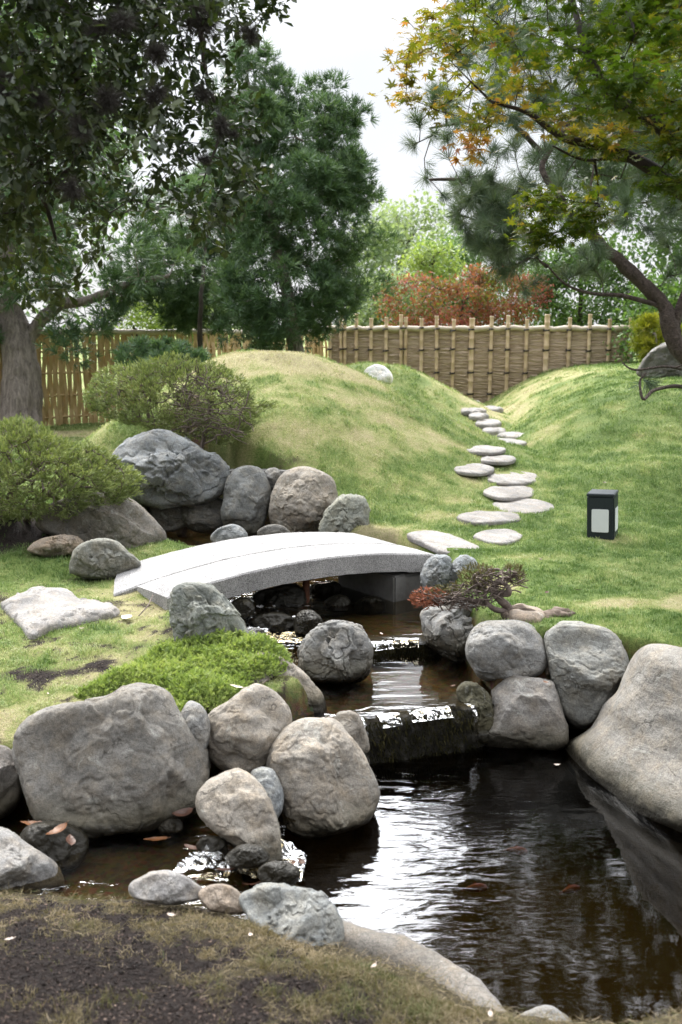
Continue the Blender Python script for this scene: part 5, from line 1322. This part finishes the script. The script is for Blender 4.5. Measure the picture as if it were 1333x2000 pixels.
juniper('juniper_bush', 'low feathery juniper bush at the left edge above the sloping rock slab', 52,
        [(-120, 850), (0, 832), (50, 828), (95, 850), (130, 868), (190, 880), (230, 905), (262, 930), (275, 950), (240, 975), (180, 985), (130, 1010), (60, 1002), (0, 1018), (-120, 1020)],
        8.8, .5, 1500, 13, .045, 'juni', np.array([b_[0] - .2, b_[1] + .3, zt1(b_[0], b_[1]) - .05]), full=60)
# prostrate bright juniper: a mat of sprays draped over lawn edge and stones
rng = np.random.RandomState(53)
mo = catmull([(150, 1368), (195, 1340), (260, 1318), (325, 1285), (400, 1272), (470, 1276), (545, 1290), (566, 1308), (540, 1330), (495, 1335), (478, 1360), (440, 1385), (380, 1392), (350, 1400), (330, 1370), (260, 1350), (190, 1368)], 5)
MP = np.array([on_z(a, b - 8, -.12)[:2] for a, b in mo]); x0, y0 = MP.min(0); x1, y1 = MP.max(0)
q = np.stack([rng.uniform(x0, x1, 26000), rng.uniform(y0, y1, 26000)], 1); s = -sdpoly(q[:, 0], q[:, 1], MP); k = s > 0; q, s = q[k], s[k]
hh = .10 * np.sqrt(np.clip(s / .1, 0, 1)) * (1 + .5 * n2(q[:, 0], q[:, 1], 7, 2.0)); zb = np.maximum(land(q[:, 0], q[:, 1]), -.16)
P = np.stack([q[:, 0], q[:, 1], zb + hh * rng.uniform(.35, 1, len(q)) + .01], 1)
root = thing('ground_juniper', 'bright green creeping juniper mat spilling between the left boulders', 'shrub', (float(q[:, 0].mean()), float(q[:, 1].mean()), -.1))
X, Y, Z = frames(rng.normal(size=P.shape) * [.7, .7, .3] + [.15, -.35, .75], rng); acc = Acc()
scatter(acc, *SPRAY, P, X, Y, Z, rng.uniform(.025, .05, len(P)), rnd=rng.rand(len(P))); put('foliage', acc.mesh('foliage'), M['juni_bright'], root)
acc = Acc()
for _ in range(60):
    a = P[rng.randint(len(P))]; b = P[rng.randint(len(P))]; a = a - [0, 0, .03]; b = b - [0, 0, .03]
    if np.linalg.norm(a - b) > .45: b = a + (b - a) * .4
    tt = np.linspace(0, 1, 6)[:, None]; L_ = a * (1 - tt) + b * tt; L_[:, 2] = np.maximum(land(L_[:, 0], L_[:, 1]), -.2) + .02
    V, Q, T = tube(L_, .004, 4, False); acc.add(V, quads=Q)
put('stem', acc.mesh('stem'), M['twig'], root)

# gnarled half dead juniper with a driftwood like log
rng = np.random.RandomState(54); D0 = 6.75
root = thing('dead_juniper', 'gnarled half dead juniper with rust red twigs on the rocks right of the bridge', 'shrub', tuple(at(985, 1205, D0)))
lb = [([at(1000, 1215, D0), at(992, 1190, D0), at(975, 1172, D0 - .03), at(962, 1155, D0), at(972, 1135, D0 + .04), at(995, 1128, D0), at(1006, 1118, D0 - .05)], .036, .012),
      ([at(990, 1195, D0), at(965, 1190, D0 - .05), at(948, 1172, D0 - .04), at(945, 1150, D0), at(930, 1140, D0 + .03)], .024, .008),
      ([at(970, 1160, D0), at(992, 1160, D0 - .04), at(985, 1142, D0 - .05), at(960, 1140, D0)], .026, .012),
      ([at(950, 1180, D0), at(920, 1172, D0 - .05), at(885, 1168, D0 - .05), at(850, 1166, D0 - .06), at(825, 1168, D0 - .06)], .02, .005),
      ([at(945, 1150, D0), at(925, 1130, D0), at(945, 1115, D0), at(975, 1112, D0)], .02, .008)]
Aw, _ = volume([(808, 1170), (850, 1150), (905, 1150), (920, 1110), (960, 1105), (1010, 1105), (1025, 1130), (985, 1150), (960, 1185), (900, 1185), (830, 1185)], D0, .16, 170, rng, 30)
acc, ch = grow(lb, Aw, rng, .04, .0016, .0, .42, .01)
Bw, _ = volume([(830, 1165), (900, 1150), (930, 1120), (990, 1110), (1010, 1130), (975, 1160), (950, 1185), (880, 1185)], D0 - .04, .12, 150, rng, 25)
for q in range(150):
    P_ = Bw[q] + np.linspace(-1, 1, 6)[:, None] * (rng.normal(size=3) * [.06, .03, .03]) + rng.normal(size=(6, 3)) * .010
    V, Q, T = tube(P_, rng.uniform(.0018, .006), 4, False); acc.add(V, quads=Q)
put('trunk', acc.mesh('trunk'), M['twig'], root)
def sp(outl, n, mat, nm, size=.032):
    P, _ = volume(outl, D0, .14, n, rng, 25); X, Y, Z = frames(norm(P - at(960, 1170, D0)) * .8 + rng.normal(size=P.shape) * .5 + [0, 0, .3], rng); acc = Acc()
    scatter(acc, *SPRAY, P, X, Y, Z, rng.uniform(.7, 1.3, n) * size, rnd=rng.rand(n)); return put(nm, acc.mesh(nm), M[mat], root)
sp([(804, 1172), (820, 1152), (850, 1150), (880, 1162), (870, 1182), (820, 1186)], 420, 'juni_dead', 'foliage')['label'] = 'rust red dead foliage'
sp([(835, 1155), (875, 1142), (930, 1150), (915, 1166), (860, 1166)], 180, 'juni_olive', 'foliage')
sp([(895, 1120), (930, 1104), (965, 1112), (958, 1140), (942, 1165), (925, 1150), (910, 1150)], 380, 'juni_olive', 'foliage')
sp([(985, 1108), (1012, 1104), (1024, 1128), (1012, 1145), (1000, 1120)], 150, 'juni_olive', 'foliage')
lg = catmull([at(985, 1205, D0 - .05), at(1015, 1202, D0), at(1050, 1206, D0 + .02), at(1085, 1200, D0 + .05), at(1112, 1200, D0 + .1), at(1122, 1212, D0 + .1)], 10, closed=False)
V, Q, T = tube(lg, np.interp(np.linspace(0, 1, len(lg)), [0, .2, .5, .8, 1], [.05, .06, .05, .055, .02]), 18); c_ = np.repeat(lg, 18, 0)
rel = V[:len(c_)] - c_; V[:len(c_)] = c_ + rel * (.85 + .75 * fbm(V[:len(c_)] * [4, 22, 22], 3))[:, None] * [1, 1, .8]
acc = Acc(); acc.add(V, T, Q); tag(link('driftwood_log', acc.mesh('driftwood_log'), M['drift']), 'weathered brown driftwood log lying on the boulders at the lawn edge', 'log')
flat_stone('flat stone bedded in grass directly behind the driftwood log', [(990, 1196), (1010, 1183), (1050, 1186), (1066, 1198), (1050, 1210), (1005, 1210)], .06, 'warm', 74, z=.02, name='flat_stone', cat='stone')

# ---------------------------------------------------------------- fallen leaves
def leaf_mesh(L, W, curl, cup, seed):
    rng = np.random.RandomState(seed); nu, nv = 13, 7; V = []
    for i in range(nu):
        u = i / (nu - 1); w = W * (math.sin(math.pi * min(1, u ** .8)) ** .8) * .5 + .001; y = (u - .5) * L; zc = curl * L * ((2 * u - 1) ** 2 - .35)
        for j in range(nv):
            v = (j / (nv - 1)) * 2 - 1; V.append((v * w, y, zc + cup * w * abs(v) ** 1.5 + rng.normal() * .001))
    V = np.array(V); V[:, 2] -= V[:, 2].min(); i = np.arange(nu - 1)[:, None] * nv; j = np.arange(nv - 1)[None]
    Q = np.stack([i + j, i + j + 1, i + nv + j + 1, i + nv + j], -1).reshape(-1, 4)
    st, Qs, Ts = tube([(0, -L * .5, V[0:nv, 2].mean()), (0, -L * .62, V[0:nv, 2].mean() + .004)], .0016, 4)
    a = Acc(); a.add(V, quads=Q); a.add(st, Ts, Qs); return a.mesh('fallen_leaf')
FL = [(248, 1212, .19, .085, 'pale', 40, 'biggest pale curled leaf, lying on the dry grass before the bridge', None), (372, 1264, .12, .05, 'pale', -50, 'pale curled leaf at the foot of the upright craggy boulder', None), (160, 1232, .05, .022, 'pale', 60, 'tiny pale leaf at the near edge of the large flat stone', None),
      (462, 1342, .11, .045, 'pale', 70, 'pale leaf lying on the bright ground juniper', .06), (94, 1362, .04, .015, 'pale', 10, 'tiny pale leaf in the left lawn behind the huge humped boulder', None), (355, 1590, .17, .07, 'brown', 130, 'brown leaf leaning on the foot of the huge humped boulder', -.45),
      (305, 1640, .17, .04, 'orange', 85, 'long orange leaf floating in the dim middle of the stream', -.505), (62, 1610, .15, .06, 'orange', 95, 'amber leaf at the far left of the stream, on the awash stone', -.40), (112, 1625, .16, .09, 'orange', 140, 'wide amber leaf on top of the awash stone', -.37), (138, 1642, .12, .06, 'brown', 20, 'red brown leaf at the right side of the awash stone', -.39),
      (562, 1690, .12, .05, 'orange', 120, 'orange leaf stuck where the rapids drop into the pond', -.60), (590, 1684, .07, .04, 'brown', 30, 'small brown leaf beside the orange one where the rapids drop', -.60), (372, 1656, .13, .05, 'brown', 45, 'brown leaf at the upstream edge of the rapids', -.49), (440, 1700, .12, .04, 'brown', 100, 'wet brown leaf in the white water of the rapids', -.50),
      (495, 1728, .13, .03, 'brown', 95, 'narrow brown leaf between the rapids and the angular boulder', -.5), (835, 1240, .22, .07, 'brown', 160, 'large rust brown leaf upright at the right end of the short ledge', -.30), (885, 1340, .05, .02, 'orange', 80, 'small orange leaf on the middle pool beside the mossy stone', -.36), (1066, 1333, .05, .03, 'orange', 30, 'tiny orange leaf on the cone shaped boulder', -.04),
      (632, 1140, .12, .05, 'pale', 80, 'pale pink leaf on the rocks under the bridge', -.02), (745, 1238, .05, .03, 'pale', 15, 'white petal sized leaf on the ledge by the island boulder', -.27), (735, 1335, .05, .02, 'brown', 60, 'tiny dark leaf floating in the middle pool', -.36), (334, 1794, .045, .02, 'pale', 80, 'tiny tan leaf on the near bank, left of centre', None), (490, 1834, .035, .02, 'pale', 20, 'small pinkish leaf on the near bank below the angular boulder', None),
      (730, 1880, .05, .02, 'pale', 150, 'small pale leaf on the grass behind the kerb stone', None), (20, 1848, .05, .025, 'pale', 95, 'small tan leaf on the dark soil at the left edge', None), (958, 1972, .05, .02, 'pale', 170, 'pale leaf standing at the near end of the kerb stone', None), (1088, 1494, .05, .025, 'pale', 70, 'white leaf floating on the dark pond', -.643),
      (1056, 1098, .05, .03, 'brown', 0, 'brown crumpled leaf on the lawn, left one below the garden light', None), (1094, 1150, .05, .03, 'brown', 40, 'brown crumpled leaf on the lawn, middle one of the row of three', None), (1128, 1158, .07, .03, 'brown', 80, 'larger brown leaf on the lawn, right one of the row of three', None), (1068, 1162, .05, .03, 'brown', 120, 'brown crumpled leaf on the lawn, nearest the driftwood', None), (1181, 947, .06, .04, 'brown', 20, 'dark crumpled leaf behind the garden light', None), (1240, 1256, .05, .03, 'orange', 60, 'orange leaf at the grass edge above the giant smooth boulder', None),
      (1030, 985 - 30, .04, .02, 'brown', 60, 'speck like brown leaf beside the widest stepping stone', None)]
for k, (px, py, L_, W_, kind, az, lab, z) in enumerate(FL):
    if z is None: g_ = ground(px, py); p = np.array([g_[0], g_[1], zt1(g_[0], g_[1]) + .02])
    else: p = on_z(px, py, z)
    o = link('fallen_leaf', leaf_mesh(L_ * .72, W_ * .72, .05 + .05 * (k % 3), .25, k), M['fall_' + kind]); o.location = p
    o.rotation_euler = (R(-6 + 12 * (k % 2)) if 'upright' not in lab else R(70), R(8 * ((k % 5) - 2)), R(az)); tag(o, lab, 'leaf', 'fallen leaves')

g_ = ground(290, 1192); acc = Acc(); V, Q, T = tube([ground(272, 1208) + [0, 0, .02], g_ + [0, 0, .035], ground(300, 1180) + [0, 0, .07]], [.004, .005, .003], 6); acc.add(V, T, Q)
tag(link('stick', acc.mesh('stick'), M['twig']), 'thin brown stick leaning against the near left corner of the bridge', 'stick')
# ---------------------------------------------------------------- koi
def fish(px, py, z, L, az, lab):
    p = on_z(px, py, z); n = 14; a = Acc(); s = np.linspace(0, 1, n); w = .13 * L * np.sin(np.pi * np.clip(s * .96 + .02, 0, 1) ** .7) ** .8 + .004; bend = .05 * L * np.sin(s * 4)
    th = np.linspace(0, 2 * math.pi, 11)[:-1]; V = np.stack([bend[:, None] + w[:, None] * np.cos(th), np.repeat((s[:, None] - .5) * L, 10, 1), 1.25 * w[:, None] * np.sin(th)], -1).reshape(-1, 3)
    i = np.arange(n - 1)[:, None] * 10; j = np.arange(10)[None]; k2 = (j + 1) % 10
    a.add(V, quads=np.stack([i + j, i + k2, i + 10 + k2, i + 10 + j], -1).reshape(-1, 4))
    root = thing('koi', lab, 'fish', tuple(p), 'koi under the dark water'); root.rotation_euler = (0, 0, R(az))
    link('body', a.mesh('body'), M['koi'], root)
    def fin(nm, V_, T_): link(nm, mkmesh(nm, V_, T_, smooth=False), M['koi'], root)
    tx = bend[-1]; fin('tail_fin', [(tx, .47 * L, 0), (tx, .66 * L, .1 * L), (tx + .01, .58 * L, 0), (tx, .66 * L, -.1 * L)], [(0, 1, 2), (0, 2, 3)])
    fin('dorsal_fin', [(0.01, -.1 * L, .12 * L), (0.02, .02 * L, .22 * L), (0.0, .2 * L, .11 * L)], [(0, 1, 2)])
    for sd in (-1, 1): fin('side_fin', [(sd * .1 * L, -.22 * L, -.05 * L), (sd * .24 * L, -.1 * L, -.08 * L), (sd * .1 * L, -.12 * L, -.05 * L)], [(0, 1, 2)])
fish(1010, 1662, -1.02, .12, 75, 'faint orange koi under the dark water, farthest of the three')
fish(930, 1735, -1.03, .12, 95, 'faint orange koi under the dark water, leftmost of the three')
fish(1115, 1738, -1.03, .11, 110, 'faint orange koi under the dark water, rightmost of the three')

# ---------------------------------------------------------------- grass
rng = np.random.RandomState(90)
def grass(name, n, d0, d1, h0, h1, w0, w1, seed, powr, kmax=.42, clump=0, csig=.012):
    rng = np.random.RandomState(seed)
    u = rng.rand(n); e = 1 - powr; y = (d0 ** e + u * (d1 ** e - d0 ** e)) ** (1 / e)
    x = rng.uniform(-1, 1, n) * (kmax * y + .35)
    if clump: ci = rng.randint(0, n // clump, n); x, y = x[ci] + rng.normal(size=n) * csig, y[ci] + rng.normal(size=n) * csig
    L = land(x, y); Zt = zt(x, y, True); k = (Zt > L - .05)
    for p_ in POOLS.values(): k &= sdpoly(x, y, p_['W']) > -.06
    dm, dy = masks(x, y); k &= rng.rand(n) > dm * (1.0 if 'bank' in name else 1.05)
    for sp_ in STONES: k &= sdpoly(x, y, sp_) > 0
    k &= y < 24 - np.clip(-x, 0, None) * .9
    x, y, z, dy, dm = x[k], y[k], Zt[k], dy[k], dm[k]; m = len(x)
    f = (y - d0) / (d1 - d0); h = (h0 + (h1 - h0) * f) * rng.uniform(.5, 1.25, m) * (1 + .35 * n2(x, y, 3, 6.0, 2)); w = w0 + (w1 - w0) * f
    h *= 1 - .45 * (dy > .6); h *= np.where(y < 4.4, .8, 1)
    az = rng.uniform(0, 2 * math.pi, m); ln = rng.uniform(.1, 1.0, m)
    cl = n2(x, y, 5.0, 8.0, 2) * 2.5; la = az + cl; lx, ly = np.cos(la) * ln, np.sin(la) * ln
    wx, wy = -np.sin(az) * w * .5, np.cos(az) * w * .5; b = np.stack([x, y, z - .004], 1)
    W_ = np.stack([wx, wy, 0 * wx], 1); mid = b + np.stack([lx * h * .35, ly * h * .35, h * .6], 1); tip = b + np.stack([lx * h, ly * h, h * (1 - .35 * ln)], 1)
    V = np.stack([b - W_, b + W_, mid + W_ * .8, mid - W_ * .8, tip], 1).reshape(-1, 3); i = np.arange(m)[:, None] * 5
    T = np.concatenate([i + [0, 1, 2], i + [0, 2, 3], i + [3, 2, 4]])
    c = np.clip(dy * .9 + rng.normal(size=m) * .13 + .22 * n2(x, y * .8, 6.0, 12.0, 2), 0, 1)
    o = link(name, mkmesh(name, V, T, attrs=dict(rnd=np.repeat(c, 5)), smooth=False), M['bank_grass' if 'bank' in name else 'grass'], kind='stuff')
    return o
M['bank_grass'] = mat_leaf('bank_grass', [(0, (.045, .07, .022)), (.3, (.09, .10, .038)), (.5, (.15, .125, .068)), (.75, (.24, .19, .12)), (1, (.36, .29, .20))], .2, .8, .2, 4.0)  # dry browns, also darkened to paint in the shade over the bank
t = NT('grass'); r_ = t.attr('rnd')
col = t.ramp(r_, [(0.0, (0.09, 0.155, 0.045)), (0.3, (0.215, 0.295, 0.115)), (0.55, (0.375, 0.415, 0.20)), (0.8, (0.48, 0.46, 0.30)), (1.0, (0.54, 0.47, 0.36))])
tr_ = t.n('BsdfTranslucent', Color=t.mix(1.0, col, (1.1, 1.15, .7), 'MULTIPLY')).outputs[0]
t.end(t.n('MixShader', **{'0': .3, '1': t.pbr(col, .6, spec=.25), '2': tr_}).outputs[0]); M['grass'] = t.m
def lbl(o, l): o['label'] = l; o['category'] = 'grass'; return o
lbl(grass('bank_grass', 170000, 2.2, 4.8, .052, .045, .0024, .003, 1, 1.2, .45, 14), 'dry straw coloured turf on the near bank')
lbl(grass('lawn_grass', 170000, 4.6, 8.5, .032, .034, .0032, .005, 2, 1.6, .42, 12, .022), 'short mown lawn round the bridge and rocks')
lbl(grass('far_grass', 280000, 8.3, 24, .036, .06, .005, .014, 3, 1.9, .42, 11, .045), 'mown grass over the mounds')
n = 60000; y = rng.uniform(2.2, 4.4, n); x = rng.uniform(-1, 1, n) * (.45 * y + .3); dm, dy = masks(x, y)
k = (rng.rand(n) > dm * 1.04) & (zt(x, y) > land(x, y) - .13) & (sdpoly(x, y, POOLS['pond']['C']) > .02) & (sdpoly(x, y, POOLS['left']['C']) > .02); x, y = x[k], y[k]; m = len(x)
P = np.stack([x, y, zt(x, y) + rng.uniform(.002, .022, m)], 1); X, Y, Z = frames(rng.normal(size=(m, 3)) * [1, 1, .38], rng)
acc = Acc(); scatter(acc, [(-.02, 0, 0), (.02, 0, 0), (.03, .5, .08), (-.018, .5, .08), (0, 1, 0)], [(0, 1, 2), (0, 2, 3), (3, 2, 4)], P, X, Y, Z, rng.uniform(.012, .045, m), rnd=np.clip(rng.normal(.7, .3, m), .1, 1))
o = link('dead_grass', acc.mesh('dead_grass'), M['bank_grass'], kind='stuff'); o['label'] = 'matted dead straw on the near bank'; o['category'] = 'grass'
# mulch and crumbs of bark on the bare soil
n = 170000; y = 2.1 * (12 / 2.1) ** rng.rand(n); x = rng.uniform(-1, 1, n) * (.42 * y + .3); dm, _ = masks(x, y)
k = (rng.rand(n) < dm ** 1.5 * .9 + .012) & (zt(x, y) > land(x, y) - .04); x, y = x[k], y[k]; m = len(x)
P = np.stack([x, y, zt(x, y) + .004], 1); X, Y, Z = frames(rng.normal(size=(m, 3)) * [1, 1, .35], rng, rng.normal(size=(m, 3)) * .5 + [0, 0, 1])
acc = Acc(); scatter(acc, [(-.25, 0, 0), (.25, .1, .1), (.3, .9, 0), (-.2, 1, .15), (0, .5, .25)], [(0, 1, 4), (1, 2, 4), (2, 3, 4), (3, 0, 4)], P, X, Y, Z, rng.uniform(.004, .015, m), rnd=rng.rand(m) ** 2.6)
M['mulch'] = mat_leaf('mulch', [(0, (0.010, 0.008, 0.007)), (.5, (0.03, 0.022, 0.018)), (.8, (0.09, 0.062, 0.048)), (1, (.24, .17, .13))], 0.0, .85, .2, 3.0)
o = link('mulch', acc.mesh('mulch'), M['mulch'], kind='stuff'); o['label'] = 'dark bark mulch and soil crumbs on the bare patches'; o['category'] = 'mulch'
